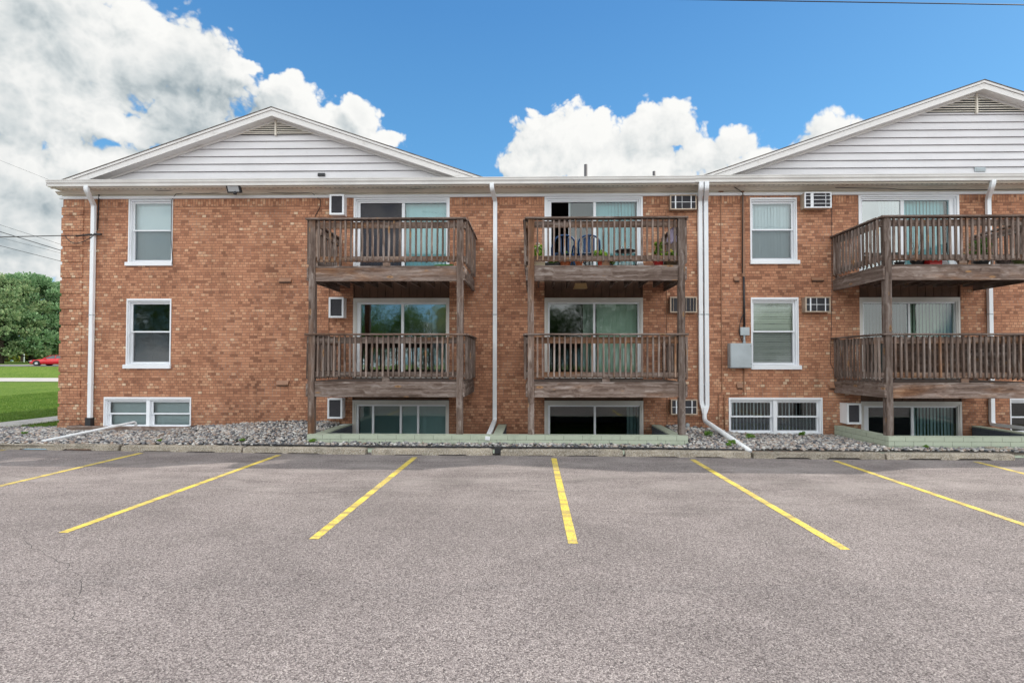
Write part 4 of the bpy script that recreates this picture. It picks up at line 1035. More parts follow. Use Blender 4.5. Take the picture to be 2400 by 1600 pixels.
# ------------------------------------------------------------------ foliage
def tuft_mesh(n, fn_pos, size, aspect=1.0, flat=.5):
    V = np.zeros((n*4, 3))
    for i in range(n):
        p, outv = fn_pos(); s = size*rng.uniform(.55, 1.3)
        nrm = rng.normal(size=3)*(1-flat)+np.array([0, 0, flat])+outv*.6; nrm /= np.linalg.norm(nrm)
        t = np.cross(nrm, rng.normal(size=3)); t /= np.linalg.norm(t); b = np.cross(nrm, t)
        V[i*4] = p-t*s*aspect-b*s*.45; V[i*4+1] = p+t*s*aspect-b*s*.35; V[i*4+2] = p+t*s*.9*aspect+b*s*.45; V[i*4+3] = p-t*s*.8*aspect+b*s*.4
    return V
def quadmesh(name, V, mt):
    k = len(V); me = bpy.data.meshes.new(name); me.vertices.add(k); me.vertices.foreach_set('co', V.ravel()); me.loops.add(k); me.loops.foreach_set('vertex_index', np.arange(k))
    me.polygons.add(k//4); me.polygons.foreach_set('loop_start', np.arange(0, k, 4)); me.polygons.foreach_set('loop_total', np.full(k//4, 4)); me.update(); me.materials.append(mt); return me
PINE = mat('pine_needles', fn=leaf_fn((.14, .26, .125), (.23, .39, .19), (.38, .53, .30), .35))
PINE2 = mat('pine_brownish', fn=leaf_fn((.15, .25, .115), (.25, .36, .17), (.40, .46, .24), .32))
DEC = mat('broad_leaves', fn=leaf_fn((.04, .10, .015), (.07, .15, .025), (.13, .22, .04), .3))
DEC2 = mat('yellowish_leaves', fn=leaf_fn((.16, .21, .03), (.24, .27, .04), (.35, .34, .07), .3))
BARK = mat('bark', (.075, .055, .042), .95, noise=(4, .4))
def pine(loc, h, r, label, mt=PINE, base=.12, seed=1, n=9000):
    root = empty('pine_tree', loc, 0, label, 'tree', 'conifers beyond the road')
    m = MB(); m.tube([(0, 0, -.3), (.05, 0, h*.3), (0, .05, h*.65), (0, 0, h*.93)], [.34, .26, .15, .04], 9); m.build('trunk', BARK, root, True)
    loc_rng = np.random.default_rng(seed)
    clumps = []; limbs = MB()
    for k in range(150):
        t = loc_rng.uniform(0, 1)**.9; z = h*(base+(1-base)*t); prof = math.sqrt(max(0, 1-((t-.30)/.72)**2)) if t > .30 else (.80+.2*t/.30)
        rr = r*prof*loc_rng.uniform(.45, 1.05); a = loc_rng.uniform(0, 6.283); c = np.array([math.cos(a)*rr, math.sin(a)*rr, z]); clumps.append((c, r*loc_rng.uniform(.10, .24)))
        if k % 2 == 0: limbs.tube([(0, 0, max(z-rr*.25, .5)), tuple(c*np.array([.5, .5, 1])-np.array([0, 0, rr*.08])), tuple(c)], [.08, .05, .02], 5)
    limbs.build('branches', BARK, root)
    V = []
    for (c, s) in clumps:
        k = int(n/150*(s/(r*.17))**2)
        d = loc_rng.normal(size=(k, 3)); d /= np.linalg.norm(d, axis=1)[:, None]
        p = c+d*s*np.array([1.1, 1.1, .62])*loc_rng.uniform(.55, 1.0, (k, 1))
        # a tuft: two crossed slim quads pointing outwards and up
        for rep in range(2):
            dirv = d+np.array([0, 0, .65])+loc_rng.normal(scale=.35, size=(k, 3)); dirv /= np.linalg.norm(dirv, axis=1)[:, None]
            sd_ = np.cross(dirv, loc_rng.normal(size=(k, 3))); sd_ /= np.linalg.norm(sd_, axis=1)[:, None]
            L = loc_rng.uniform(.22, .42, (k, 1)); w_ = loc_rng.uniform(.035, .07, (k, 1))*1.6
            q = np.stack([p-sd_*w_*.5, p+sd_*w_*.5, p+dirv*L+sd_*w_, p+dirv*L-sd_*w_], 1); V.append(q.reshape(-1, 3))
    link('crown', quadmesh('crown', np.concatenate(V), mt), root); return root
def far(px, py, dist):   # ground point at a given distance
    d = ray(px, py); t = (dist)/FPX; return CAM+d*t
p = far(73, 850, 74); pine((p.x, p.y, 1.75), 11.6, 5.4, 'tall dark green pine behind the red car', seed=3, n=15000)
p = far(2, 850, 70); pine((p.x, p.y, 1.72), 11.2, 4.6, 'bushy pine with a leaning trunk at the left edge', PINE2, seed=5, n=12000)
p = far(150, 850, 82); pine((p.x, p.y, 1.8), 11.5, 5.0, 'pine mostly hidden by the brick corner', seed=8, n=9000)
p = far(-70, 850, 78); pine((p.x, p.y, 1.8), 12, 5, 'pine just outside the left edge', seed=9, n=7000)
def bushmesh(name, r, h, n, mt, seed, leaf=.16):
    lr = np.random.default_rng(seed); cl = [(np.array([lr.uniform(-r, r)*.75, lr.uniform(-r, r)*.75, lr.uniform(.25, .85)*h]), lr.uniform(.25, .45)*min(r, h)) for _ in range(26)]
    V = []
    for i in range(n):
        c, s = cl[lr.integers(26)]; d = lr.normal(size=3); d /= np.linalg.norm(d); p = c+d*s*lr.uniform(.6, 1.05); p[2] = max(p[2], .03)
        nn = d+lr.normal(scale=.6, size=3); nn /= np.linalg.norm(nn); t = np.cross(nn, lr.normal(size=3)); t /= np.linalg.norm(t); b = np.cross(nn, t); q = leaf*lr.uniform(.6, 1.3)
        V += [p-t*q*.5, p+b*q*.35, p+t*q*.6, p-b*q*.35]
    return quadmesh(name, np.array(V), mt)
for k, (px, ds_, r, h, mt, lab) in enumerate(((42, 98, 5, 2.4, DEC2, 'yellowish far shrub between the two pine trunks'), (100, 104, 7, 3.2, DEC, 'dark far shrub right of the pine trunk'), (15, 108, 7, 3.0, DEC, 'dark far shrub at the left edge'), (128, 99, 5, 2.6, DEC, 'far shrub behind the red car'), (62, 112, 6, 3.6, DEC, 'far bush behind the yellowish shrub'))):
    p = far(px, 850, ds_); o = link('shrub', bushmesh('shrub', r, h, 2600, mt, 20+k, .45), None, (p.x, p.y, 1.9)); tag(o, lab, 'shrub', 'shrubs in the distance')
# small post & yellow guy marker by the trunk
p = far(52, 850, 88); m = MB(); m.box(-.18, .18, -.15, .15, 0, 1.6); m.box(.20, .34, -.05, .05, 0, 1.6, 1); o = m.build('utility_post', [BARK, mat('pale_marker', (.55, .6, .6), .5)]); o.location = (p.x, p.y, 1.85); tag(o, 'short post with a pale strip standing between the pines', 'post')

# deciduous trees on the far side of the lot, seen only in the door glass
def dtree(loc, h, r, seed, mt, label):
    root = empty('broadleaf_tree', loc, 0, label, 'tree', 'trees mirrored in the glass of the doors')
    m = MB(); m.tube([(0, 0, -.2), (0, .05, h*.35), (.1, 0, h*.7)], [.22, .16, .06], 8); m.build('trunk', BARK, root, True)
    link('crown', bushmesh('crown', r, h, 15000, mt, seed, .20), root, (0, 0, h*.12)); return root
for k, (x, y, h, r, mt, lab) in enumerate(((-19, -44, 8.0, 5.6, DEC, 'leftmost'), (-12.5, -47, 7.6, 5.5, DEC, 'second from the left'), (-6.5, -45, 8.0, 4.6, DEC2, 'yellowish'), (1, -46, 7.5, 4.6, DEC, 'central'), (8.5, -44, 8.6, 5.0, DEC, 'tallest'), (17, -47, 7.4, 5, DEC, 'right-hand'), (26, -46, 7.8, 5, DEC2, 'rightmost yellowish'), (-28, -46, 9, 6.5, DEC, 'outer left'), (-37, -42, 9.6, 8, DEC, 'broad outermost'))):
    dtree((x, y, 0), h, r, 40+k, mt, lab+' of the leafy trees reflected in the doors')

# ------------------------------------------------------------------ red car
RED = mat('red_car_paint', (.62, .012, .022), .25, spec=.6); CGL = mat('car_glass', (.05, .06, .07), .1, spec=.8)
CHR = mat('chrome', (.6, .6, .62), .25, 1.0); TYR = mat('tyre', (.02, .02, .02), .8); LAMP = mat('headlamp', (.75, .78, .80), .15)
def car(loc, rz, label):
    root = empty('parked_car', loc, rz, label, 'car')
    # profile along x (front at -x): (x, z_sill, z_belt, half width low, half width belt)
    st = [(-2.30, .38, .58, .55, .50), (-2.22, .26, .68, .74, .68), (-1.95, .20, .76, .86, .80), (-1.3, .20, .86, .90, .85), (-.75, .20, .94, .91, .87), (0, .20, .97, .91, .88), (.8, .20, 1.0, .91, .88), (1.5, .22, 1.02, .90, .85), (2.05, .26, 1.0, .84, .78), (2.28, .40, .88, .66, .62)]
    m = MB(); ring = []
    for (x, a, b, wl_, wb) in st: ring.append([(x, -wl_, a), (x, -wl_-.02, (a+b)/2), (x, -wb, b-.03), (x, -wb+.12, b), (x, 0, b+.025), (x, wb-.12, b), (x, wb, b-.03), (x, wl_+.02, (a+b)/2), (x, wl_, a)])
    m.v = [q for r_ in ring for q in r_]; n = 9
    for k in range(len(st)-1):
        for j in range(n): m.f.append((k*n+j, (k+1)*n+j, (k+1)*n+(j+1) % n, k*n+(j+1) % n)); m.mi.append(0)
    m.f.append(tuple(range(n))); m.f.append(tuple((len(st)-1)*n+n-1-j for j in range(n))); m.mi += [0, 0]
    body = m.build('body', RED, root, smooth=True)
    m = MB(); cs = [(-.85, .93, .93, .80), (-.15, .95, 1.38, .62), (.35, .97, 1.45, .60), (.95, .98, 1.40, .60), (1.75, 1.0, 1.02, .72)]
    ring = [[(x, -.82 if i not in (0, 4) else -w_, a), (x, -w_, b), (x, w_, b), (x, .82 if i not in (0, 4) else w_, a)] for i, (x, a, b, w_) in enumerate(cs)]
    m.v = [q for r_ in ring for q in r_]
    for k in range(4):
        for j in range(3): m.f.append((k*4+j, (k+1)*4+j, (k+1)*4+j+1, k*4+j+1)); m.mi.append(1 if j == 1 and k in (1, 2) else 0)
    m.build('cabin_glass', [CGL, RED], root)
    m = MB()
    for s_ in (-1, 1):
        m.tube([(-.85, s_*.81, .95), (-.15, s_*.63, 1.39)], .035, 6); m.tube([(.42, s_*.83, .97), (.40, s_*.62, 1.44)], .03, 6); m.tube([(1.70, s_*.74, 1.02), (.95, s_*.62, 1.41)], .05, 6); m.tube([(-.15, s_*.63, 1.39), (.4, s_*.62, 1.45), (.95, s_*.62, 1.41)], .03, 6)
    m.build('roof_pillar', RED, root, True)
    for (x, s_) in ((-1.38, -1), (-1.38, 1), (1.38, -1), (1.38, 1)):
        m = MB(); m.tube([(x, s_*.73, .33), (x, s_*.935, .33)], .33, 20); wv = m.build('wheel', TYR, root, False)
        m = MB(); m.tube([(x, s_*.92, .33), (x, s_*.945, .33)], .17, 14); m.build('rim', CHR, wv)
        m = MB(); m.tube([(x, s_*.70, .35), (x, s_*.925, .35)], .385, 20); m.build('wheel_arch', TYR, root)
    for s_ in (-1, 1):
        m = MB(); m.prism([(-2.27, .58), (-2.0, .70), (-1.82, .73), (-2.0, .60)], 'y', s_*.60, s_*.885); m.build('headlight', LAMP, root)
        m = MB(); m.box(-.62, -.48, min(s_*.86, s_*1.02), max(s_*.86, s_*1.02), .93, 1.05); m.build('mirror', RED, root, bevel=.02)
    m = MB(); m.box(-2.345, -2.28, -.42, .42, .42, .60); m.build('grille', CHR, root)
    m = MB(); m.box(-2.33, -2.2, -.6, .6, .22, .36); m.build('bumper_intake', BLK, root)
    return root
p = far(133, 850, 60); cr_ = car((p.x-.0, p.y, tz(0, p.y)+.03), R(4), 'red saloon car parked on the far road, its nose pointing left'); cr_.scale = (1.04, 1, .80)

# ------------------------------------------------------------------ fixtures and wires on the wall
p = at(552, 441, -.35); root = empty('floodlight', (p.x, -.42, p.z-.02), 0, 'black framed floodlight with motion sensor under the left eave', 'floodlight')
M_ = Matrix.Rotation(R(28), 4, 'X')
MB().box(-.18, .18, -.035, .03, -.12, .13, M=M_).build('housing', BLK, root, bevel=.01); MB().box(-.135, .135, -.045, -.036, -.08, .085, M=M_).build('lens', mat('lamp_lens', (.45, .46, .48), .15), root)
m = MB(); m.tube([(0, .06, -.02), (0, .18, -.02)], .04, 10); m.build('bracket', BLK, root); m = MB(); m.lathe([(0, -.17), (.04, -.16), (.045, -.12), (.03, -.09), (0, -.085)], (.03, -.0, 0), 12); m.build('motion_sensor', BLK, root, True)
a, b = at(1712, 862, -.2), at(1762, 804, -.2)
root = empty('meter_cabinet', (a.x, 0, a.z), 0, 'grey metal electrical cabinet under the window with wavy blinds', 'electrical box')
W_, H_ = b.x-a.x, b.z-a.z
MB().box(0, W_, -.20, -.002, 0, H_).build('cabinet', GREYM, root, bevel=.006); MB().box(.012, W_-.012, -.213, -.201, .015, H_-.012).build('door', GREYM, root, bevel=.004)
m = MB()
for zz in (.08, H_-.08): m.box(W_-.035, W_-.02, -.222, -.213, zz, zz+.02)
m.build('latch', BLK, root)
a2, b2 = at(1736, 785, -.09), at(1756, 767, -.09); root = empty('junction_box', (a2.x, 0, a2.z), 0, 'small grey junction box on the conduit above the meter cabinet', 'electrical box')
MB().box(0, b2.x-a2.x, -.09, -.002, 0, b2.z-a2.z).build('box', GREYM, root, bevel=.005); MB().box(-.005, b2.x-a2.x+.005, -.097, -.0905, -.004, b2.z-a2.z+.004).build('cover', GREYM, root)
xc = wx(1744, -.05, 780); m = MB(); m.tube([(xc, -.05, a2.z), (xc, -.05, b.z)], .027, 12); m.tube([(xc, -.05, b.z+.0), (xc, -.05, b.z+.05)], .038, 12); tag(m.build('metal_conduit', GREYM, smooth=True), 'short grey pipe joining the junction box to the meter cabinet', 'conduit')
xc = wx(1742, -.04, 600)
m = MB(); m.box(xc-.030, xc+.032, -.055, -.002, wz(650), ZBRICK+.18); tag(m.build('cable_cover', BRP), 'brown flat cable cover running down from the eave', 'cable cover')
m = MB(); m.tube([(xc+.01, -.035, wz(650)), (xc+.015, -.035, wz(767))], .026, 10); tag(m.build('black_conduit', BLK, smooth=True), 'black cable conduit between the brown cover and the junction box', 'conduit')
m = MB(); m.tube(arc((xc, -.04, wz(735)), (xc-.22, -.05, wz(775)), (xc-.02, -.06, wz(803)), 10), .010, 6); tag(m.build('looping_cable', BLK, smooth=True), 'black cable looping beside the junction box', 'cable')
xq = wx(1691, -.02, 700); m = MB(); m.tube(path([(xq, -.02, ZBRICK+.1), (xq, -.02, wz(915)), (xq-.09, -.02, wz(925)), (xq-.09, -.02, wz(1008))], .03), .011, 8); m.box(xq-.06, xq+.06, -.06, -.002, ZBRICK+.08, ZBRICK+.14)
tag(m.build('thin_conduit', BRP, smooth=False), 'thin brown conduit right of the twin downspouts', 'conduit')
xa, xb = wx(1744, -.03, 900), wx(1698, -.03, 950); m = MB(); m.tube(path([(xa, -.03, a.z), (xa, -.03, wz(923)), (xb, -.03, wz(924)), (xb, -.03, wz(1008))], .03), .016, 8)
tag(m.build('brown_conduit', BRP, smooth=True), 'brown conduit stepping down from the meter cabinet to the stones', 'conduit')
x5 = wx(225, -.03, 500); m = MB(); m.tube([(x5+.012, -.025, ZBRICK), (x5+.0, -.025, wz(548))], .013, 8); tag(m.build('copper_conduit', mat('copper', (.50, .25, .12), .5), smooth=True), 'orange brown conduit beside the left downspout', 'conduit')
for (px, yt, yb, lab) in ((770, 503, 985, 'thin conduit beside the left-hand air conditioners'), (1563, 492, 1006, 'thin brown conduit behind the centre balcony post')):
    X = wx(px, -.015, 750); m = MB(); m.tube([(X, -.012, wz(yt)), (X, -.012, wz(yb))], .009, 6)
    tag(m.build('wall_cable', BRP), lab, 'conduit')
X = wx(1952, -.01, 700); pts = [(wx(1952, -.01, 440), -.02, wz(441)), (X, -.012, wz(452)), (wx(1950, -.01, 700), -.012, wz(700)), (wx(1946, -.01, 850), -.012, wz(850)), (wx(1962, -.01, 880), -.012, wz(880)), (wx(1970, -.3, 900), -.02, wz(886))]
m = MB(); m.tube(pts, .006, 6); tag(m.build('hanging_wire', BLK), 'thin dark wire running down the brick left of the right-hand balconies', 'wire')
# cables along the frieze
pts = []
for px in range(250, 1760, 24):
    pts.append(at(px, 444.5-(px-250)*.0065+1.6*math.sin(px*.021)+1.2*math.sin(px*.053), -.15))
p0 = at(232, 455, -.05); p1 = at(229, 540, -.05); m = MB(); m.tube([p1, p0]+pts, .015, 6)
pe = at(1741, 452, -.15); m.tube([pts[-2], pe, at(1740, 640, -.065)], .012, 6)
tag(m.build('frieze_cable', BLK, smooth=True), 'black cable stapled along the white frieze under the eaves', 'cable')
pts = [at(405, 620, -.03), at(401, 560, -.03), at(402, 470, -.03), at(412, 455, -.075)]+[at(px, 452.5+1.5*math.sin(px*.03)-(px-400)*.004, -.075) for px in range(430, 745, 30)]+[at(752, 470, -.02), at(750, 485, -.02), at(738, 508, -.02)]
m = MB(); m.tube(pts, .008, 6); tag(m.build('window_wire', BLK, smooth=True), 'thin wire looping from the top left window along the frieze', 'wire')
pts = [at(px, 440+3*math.sin((px-1960)*.006)+(2 if px > 2100 else 0), -.15) for px in range(1958, 2440, 30)]
m = MB(); m.tube(pts, .008, 6); tag(m.build('eave_wire', BLK, smooth=True), 'thin dark wire sagging along the right-hand frieze', 'wire')
# service drop
k0 = at(232, 549, -.08)
m = MB(); m.box(k0.x-.12, k0.x+.06, -.11, -.05, k0.z-.02, k0.z+.02); m.build; tag(m.build('cable_clamp', BLK), 'dark cable clamp fixed beside the left downspout', 'clamp')
pt = at(150, 556, -.35); far_ = Vector((-34, -4.0, 0)); far_.z = CAM.z+ (848.7-556)/1255*9.0
A = at(0, 555.5, -1.8)
m = MB(); m.tube([k0]+[Vector(v) for v in sag(at(200, 551, -.15), A, .0, 6)]+[A+(A-at(200, 551, -.15))*2.0], .011, 6); m.tube([at(178, 553, -.18), at(215, 549.5, -.12)], .022, 8)
tag(m.build('service_cable', BLK, smooth=True), 'overhead cable arriving at the clamp by the left downspout', 'power line')
m = MB(); m.tube(arc(at(153, 553, -.10), at(172, 590, -.12), at(226, 547, -.10), 10), .010, 6); tag(m.build('drip_loop', BLK, smooth=True), 'slack black cable loop hanging left of the downspout', 'cable')
for k, (pa, pb, Y, r_, lab) in enumerate((((0, 543), (146, 588), 6, .014, 'lower black wire'), ((0, 527), (146, 574), 24, .012, 'upper wire'), ((0, 576), (146, 613), 24, .018, 'lowest wire'), ((0, 557), (146, 594), 24, .010, 'faint middle wire'), ((0, 376), (106, 418), 24, .008, 'faint high wire'))):
    A = at(*pa, Y); B = at(*pb, Y); d = B-A; m = MB(); m.tube([A-d*3, A, B, B+d*2.5], r_, 6); tag(m.build('overhead_wire', BLK), lab+' crossing the sky left of the building', 'power line', 'overhead wires')
A = at(1560, -1.5, -6); B = at(2400, 12, -6); Mm = at(1980, 4.2, -6); d = B-A
m = MB(); m.tube([A-d*1.2-Vector((0, 0, -.25)), A, Mm-Vector((0, 0, .006)), B, B+d*1.2], .007, 6); tag(m.build('overhead_wire', BLK, smooth=True), 'wire crossing the blue sky at the top right', 'power line', 'overhead wires')
# small grey meter & hose tap
p = at(1612, 995, -.08); m = MB(); m.tube([(p.x, -.09, p.z), (p.x, -.02, p.z)], .045, 12); m.box(p.x-.045, p.x+.045, -.07, -.002, p.z-.09, p.z-.01); m.box(p.x-.01, p.x+.01, -.03, -.005, p.z-.2, p.z-.09); tag(m.build('gas_meter', GREYM), 'small grey meter on the wall right of the centre post', 'meter')
m = MB(); p0 = at(795, 996, -.3); m.tube(arc(p0, at(825, 990, -.3), at(812, 1008, -.3), 8)+arc(at(812, 1008, -.3), at(790, 992, -.3), at(775, 1000, -.35), 8)[1:], .007, 6); tag(m.build('garden_cord', PVC, smooth=True), 'loose pale cord in the left window well', 'cord')

# ------------------------------------------------------------------ balcony belongings
DZ = 4.012
TERRA = mat('terracotta', (.50, .15, .06), .7, noise=(8, .2)); CREAM = mat('cream_planter', (.72, .66, .50), .5); REDP = mat('red_pot', (.60, .03, .03), .4); DKP = mat('dark_pot', (.03, .032, .035), .5); GRP = mat('olive_pot', (.14, .17, .06), .6)
FOL = mat('potted_leaves', fn=leaf_fn((.14, .30, .03), (.24, .42, .05), (.42, .55, .09), .4)); FOLD = mat('dark_potted_leaves', fn=leaf_fn((.05, .13, .02), (.09, .20, .03), (.16, .30, .06), .4))
FLR = mat('red_petals', (.75, .03, .04), .5); FLY = mat('yellow_petals', (.85, .70, .10), .5); TWIG = mat('dry_twig', (.10, .07, .05), .9)
def pot(x, y, r, h, pm, label, plant=None, ph=.3, pr=.14, box=None, flower=None, cat='potted plant', z=DZ):
    root = empty('potted_plant' if plant else 'plant_pot', (x, y, z), 0, label, cat)
    m = MB()
    if box: m.prism([(-box*.92, 0), (box*.92, 0), (box, h), (-box, h)], 'y', -r, r)
    else: m.lathe([(0, 0), (r*.72, 0), (r*.95, h*.82), (r*1.06, h*.82), (r*1.06, h), (r*.9, h), (r*.85, h*.85), (0, h*.85)], n=18)
    m.build('pot', pm, root, smooth=False)
    if plant:
        me = bushmesh('foliage', pr, ph, 420, plant, int(abs(x*100)) % 97, .05); link('foliage', me, root, (0, 0, h*.7))
        m = MB()
        for k in range(5): a = k*1.3; m.tube([(0, 0, h*.8), (math.cos(a)*pr*.4, math.sin(a)*pr*.4, h+ph*.6)], .004, 5)
        m.build('stem', FOLD, root)
    if flower:
        m = MB()
        for k in range(9):
            a = random.uniform(0, 6.28); rr = random.uniform(0, pr*.7); c = (math.cos(a)*rr, math.sin(a)*rr-.03, h+ph*random.uniform(.6, .95)); m.lathe([(0, -.012), (.022, -.004), (.018, .014), (0, .016)], c, 7)
        m.build('flower', flower, root)
    return root
def bx_(px, Y): return wx(px, Y, 600)
pot(bx_(1262, -1.6), -1.6, .10, .12, CREAM, 'cream trough with a bright green plant by the left post of the centre balcony', FOL, .50, .14, box=.15, flower=mat('white_petals', (.85, .85, .8), .5))
pot(bx_(1325, -1.55), -1.55, .12, .15, TERRA, 'brown bowl of low greenery in front of the left blue chair', FOLD, .12, .12)
pot(bx_(1357, -1.6), -1.6, .085, .13, TERRA, 'small empty terracotta pot between the two blue chairs', cat='pot')
pot(bx_(1408, -1.6), -1.6, .075, .14, mat('orange_red_pot', (.58, .08, .04), .5), 'orange red pot with leafy yellow green plant in the middle of the centre balcony', FOL, .34, .17)
pot(bx_(1428, -1.3), -1.3, .08, .13, DKP, 'dark pot with yellow flowers beside the round table', FOL, .22, .14, flower=FLY)
pot(bx_(1543, -1.6), -1.6, .12, .16, REDP, 'red pot with tall grassy plant near the right post of the centre balcony', FOL, .50, .10)
pot(bx_(1572, -1.6), -1.6, .10, .14, mat('basket', (.16, .11, .06), .8, noise=(30, .5)), 'brown basket planter with yellow flowers by the right post', FOL, .26, .13, box=.13, flower=FLY)
pot(bx_(1293, -1.4), -1.4, .09, .14, DKP, 'black planter box with little growth under the left blue chair', FOLD, .08, .12, box=.17)
rp = pot(bx_(1333, -.62), -.62, .08, .10, DKP, 'pot of red flowers raised behind the left blue chair', FOL, .16, .09, flower=FLR, z=DZ+.34)
m = MB(); m.box(-.11, .11, -.11, .11, 0, .338); o = m.build('plant_stand', DKP, bevel=.01); o.location = (bx_(1333, -.62), -.62, DZ); tag(o, 'black stand holding up the red flowers behind the left blue chair', 'plant stand')
p = bx_(1500, -1.6); m = MB(); m.prism([(-.07, 0), (.06, 0), (.07, .08), (-.05, .085)], 'y', -.05, .05); o = m.build('white_carton', WHITE, bevel=.006); o.location = (p, -1.6, DZ); tag(o, 'small white carton on the deck right of the round table', 'box')
BLUE = mat('blue_plastic', (.015, .075, .22), .4)
def chair(x, y, rz, label):
    root = empty('plastic_chair', (x, y, DZ), rz, label, 'chair', 'blue plastic garden chairs')
    # seat faces +y side; back towards -y (towards the rail)
    m = MB(); m.box(-.23, .23, -.20, .22, .36, .385); m.box(-.23, .23, .20, .225, .33, .36); m.build('seat', BLUE, root, bevel=.012)
    m = MB(); n = 14
    pts = [(-.24, -.22, .36)]+[(.24*math.cos(math.pi-math.pi*k/n), -.25-.03*math.sin(math.pi*k/n), .60+.17*math.sin(math.pi*k/n)) for k in range(n+1)]+[(.24, -.22, .36)]
    m.tube(pts, .022, 8); m.build('back_frame', BLUE, root, True)
    m = MB()
    for k, x_ in enumerate((-.10, 0, .10)): m.box(x_-.030, x_+.030, -.272, -.262, .38, .745-.03*abs(k-1))
    m.build('back_slat', BLUE, root)
    for sx in (-1, 1):
        m = MB(); m.tube([(sx*.24, -.2, .585), (sx*.25, .16, .58), (sx*.24, .19, .36)], .02, 8); m.build('armrest', BLUE, root, True)
        for sy in (-1, 1): m = MB(); m.tube([(sx*.21, sy*.18, .37), (sx*.235, sy*.215, 0)], [.026, .018], 8); m.build('leg', BLUE, root, True)
    return root
chair(bx_(1320, -1.2), -1.15, R(4), 'blue plastic chair with its back to the rail, behind the brown bowl'); chair(bx_(1381, -1.2), -1.15, R(-6), 'blue plastic chair in the middle of the centre balcony, left of the yellow green plants')
xt = bx_(1465, -1.1); root = empty('round_table', (xt, -1.1, DZ), 0, 'small black round-topped table on wire legs on the centre balcony', 'table')
BM = mat('black_metal', (.02, .02, .022), .4)
m = MB(); m.lathe([(0, .42), (.12, .425), (.235, .455), (.242, .475), (.235, .48), (.12, .47), (0, .465)], n=28); m.build('tabletop', BM, root, True)
for k in range(3):
    a = k*2.094+.4; m = MB(); m.tube([(math.cos(a)*.08, math.sin(a)*.08, .43), (math.cos(a)*.19, math.sin(a)*.19, 0)], .011, 8); m.build('leg', mat('pale_metal', (.55, .58, .55), .4), root, True)
m = MB(); m.tube([(.14*math.cos(2*math.pi*k/16), .14*math.sin(2*math.pi*k/16), .14) for k in range(17)], .008, 6); m.build('leg_ring', MATS['pale_metal'], root, True)
for dx, lab in ((-.09, 'left'), (.09, 'right')):
    m = MB(); m.lathe([(0, 0), (.032, 0), (.036, .09), (.032, .09), (.028, .01), (0, .008)], n=14); o = m.build('drinking_glass', glass_mat('clear_tumbler', (.85, .9, .9), .15, .1), smooth=True); o.location = (xt+dx, -1.12, DZ+.472); tag(o, lab+' one of two glasses on the black round table', 'glass', 'glasses on the round table')
# towel
tw = MB(); xt2 = tX[1]+TW/2-.24; nX, nZ = 9, 10; Zt = 5.06-.22
for i in range(nX+1):
    for j in range(nZ+1):
        u, v = i/nX, j/nZ; wdt = .055+.055*math.sin(min(v*1.5, 1.2)); tw.v.append((xt2+(u-.5)*2*wdt+.01*math.sin(j*1.3), YF+.06+.018*math.sin(u*14+v*2), Zt+.0-v*.32-.03*math.sin(u*6)))
for i in range(nX):
    for j in range(nZ): a = i*(nZ+1)+j; tw.f.append((a, a+1, a+nZ+2, a+nZ+1)); tw.mi.append(0)
o = tw.build('towel', mat('lavender_cloth', (.50, .44, .60), .9), smooth=True); sm = o.modifiers.new('solid', 'SOLIDIFY'); sm.thickness = .006
tag(o, 'lavender cloth hanging inside the right corner of the centre balcony', 'towel')
# box lamp below the centre balcony
p = at(1360, 660, -1.0); m = MB(); m.prism([(-.15, 0), (.15, 0), (.13, .10), (-.13, .10)], 'y', -.12, .12); m.box(-.16, .16, -.13, .13, -.012, 0); o = m.build('ceiling_box', mat('tan_wood_box', (.42, .28, .13), .6)); o.location = (p.x, -1.0, 3.64); tag(o, 'tan box light fixed under the upper centre balcony', 'lamp')
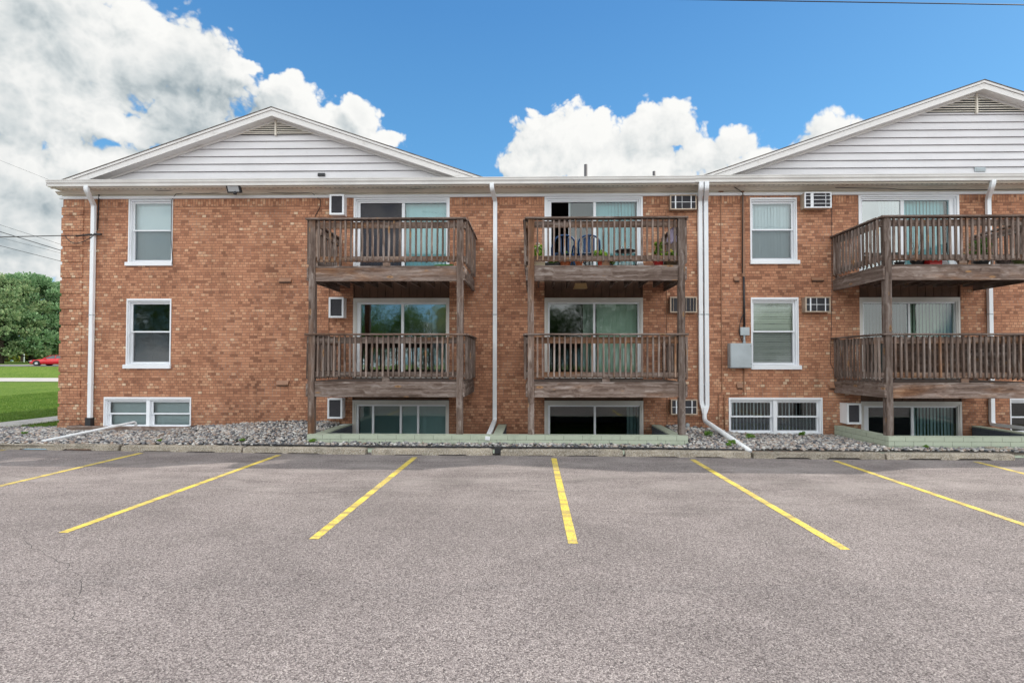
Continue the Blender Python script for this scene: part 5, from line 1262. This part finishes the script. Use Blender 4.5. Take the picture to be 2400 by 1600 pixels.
# top right balcony
pot(bx_(2108, -1.5), -1.5, .10, .12, DKP, 'low black dish by the left post of the top right balcony', cat='pot')
pt_ = pot(bx_(2150, -1.5), -1.5, .13, .16, DKP, 'black pot with bare twigs on the top right balcony', None, cat='pot')
m = MB()
for k in range(7): a = k*.9; m.tube([(0, 0, .12), (math.cos(a)*.06, math.sin(a)*.05, .32), (math.cos(a)*.16, math.sin(a)*.08, .58+.03*k % .1)], [.006, .005, .002], 5)
m.build('twig', TWIG, pt_)
pot(bx_(2184, -1.6), -1.6, .12, .14, REDP, 'shiny red planter on the top right balcony', cat='pot', box=.14)
m = MB(); m.prism([(-.10, 0), (.12, 0), (.04, .12), (-.08, .12)], 'y', -.05, .05); o = m.build('white_tub', WHITE, bevel=.01); o.location = (bx_(2212, -1.6), -1.6, DZ); tag(o, 'white tub next to the red planter', 'tub')
pot(bx_(2256, -1.6), -1.6, .11, .14, mat('clay_brown', (.28, .19, .13), .7), 'brown clay pot with dry growth on the top right balcony', FOLD, .18, .10)
pot(bx_(2300, -1.4), -1.4, .14, .16, DKP, 'dark bowl with the tall leafy green plant on the top right balcony', FOLD, .58, .22)
pot(bx_(2352, -1.6), -1.6, .13, .15, mat('grey_brown_pot', (.16, .13, .12), .7), 'grey brown bowl right of the tall leafy plant', cat='pot')
pot(bx_(2392, -1.6), -1.6, .14, .16, GRP, 'olive green bowl at the right edge', cat='pot')
m = MB(); m.tube([(.14*math.cos(k*.6)*(1+.02*k), .07*math.sin(k*.6), .02+.002*k) for k in range(34)], .012, 8); o = m.build('green_hose', mat('green_hose_rubber', (.10, .42, .06), .4), smooth=True); o.location = (bx_(1040, -1.5), -1.5, DZ); tag(o, 'bright green coiled hose on the deck of the top left balcony', 'hose')
# weeds among the stones
WEED = mat('weed_leaves', fn=leaf_fn((.10, .22, .03), (.16, .30, .04), (.26, .38, .08), .3))
for k, (px, py, s, lab) in enumerate(((704, 1048, .07, 'small weed behind the third wheel stop'), (568, 1036, .05, 'small weed in the gravel right of the timber surround'), (320, 1046, .04, 'tiny weed near the joint of the first two stops'), (57, 1017, .05, 'pale weed in the stones at the far left'), (1714, 1044, .09, 'weed patch left of the fat drain pipe'), (1660, 1030, .10, 'moss and weeds left of the fat drain pipe'), (2178, 1051, .05, 'single bright sprout before the right green wall'), (1880, 1020, .08, 'weed patch below the right basement window'), (1768, 1072, .06, 'weeds at the mouth of the fat drain pipe'), (1760, 1030, .10, 'weeds just right of the fat drain pipe'))):
    A = gpt(px, py, .16); me = bushmesh('weed', s*1.0, s*1.2, 260, WEED, 60+k, .03); o = link('weed', me, None, (A.x, min(max(A.y, -2.2), -.12), float(gz(A.x, max(A.y, -2.2)))+.01)); tag(o, lab, 'weed', 'weeds among the stones')
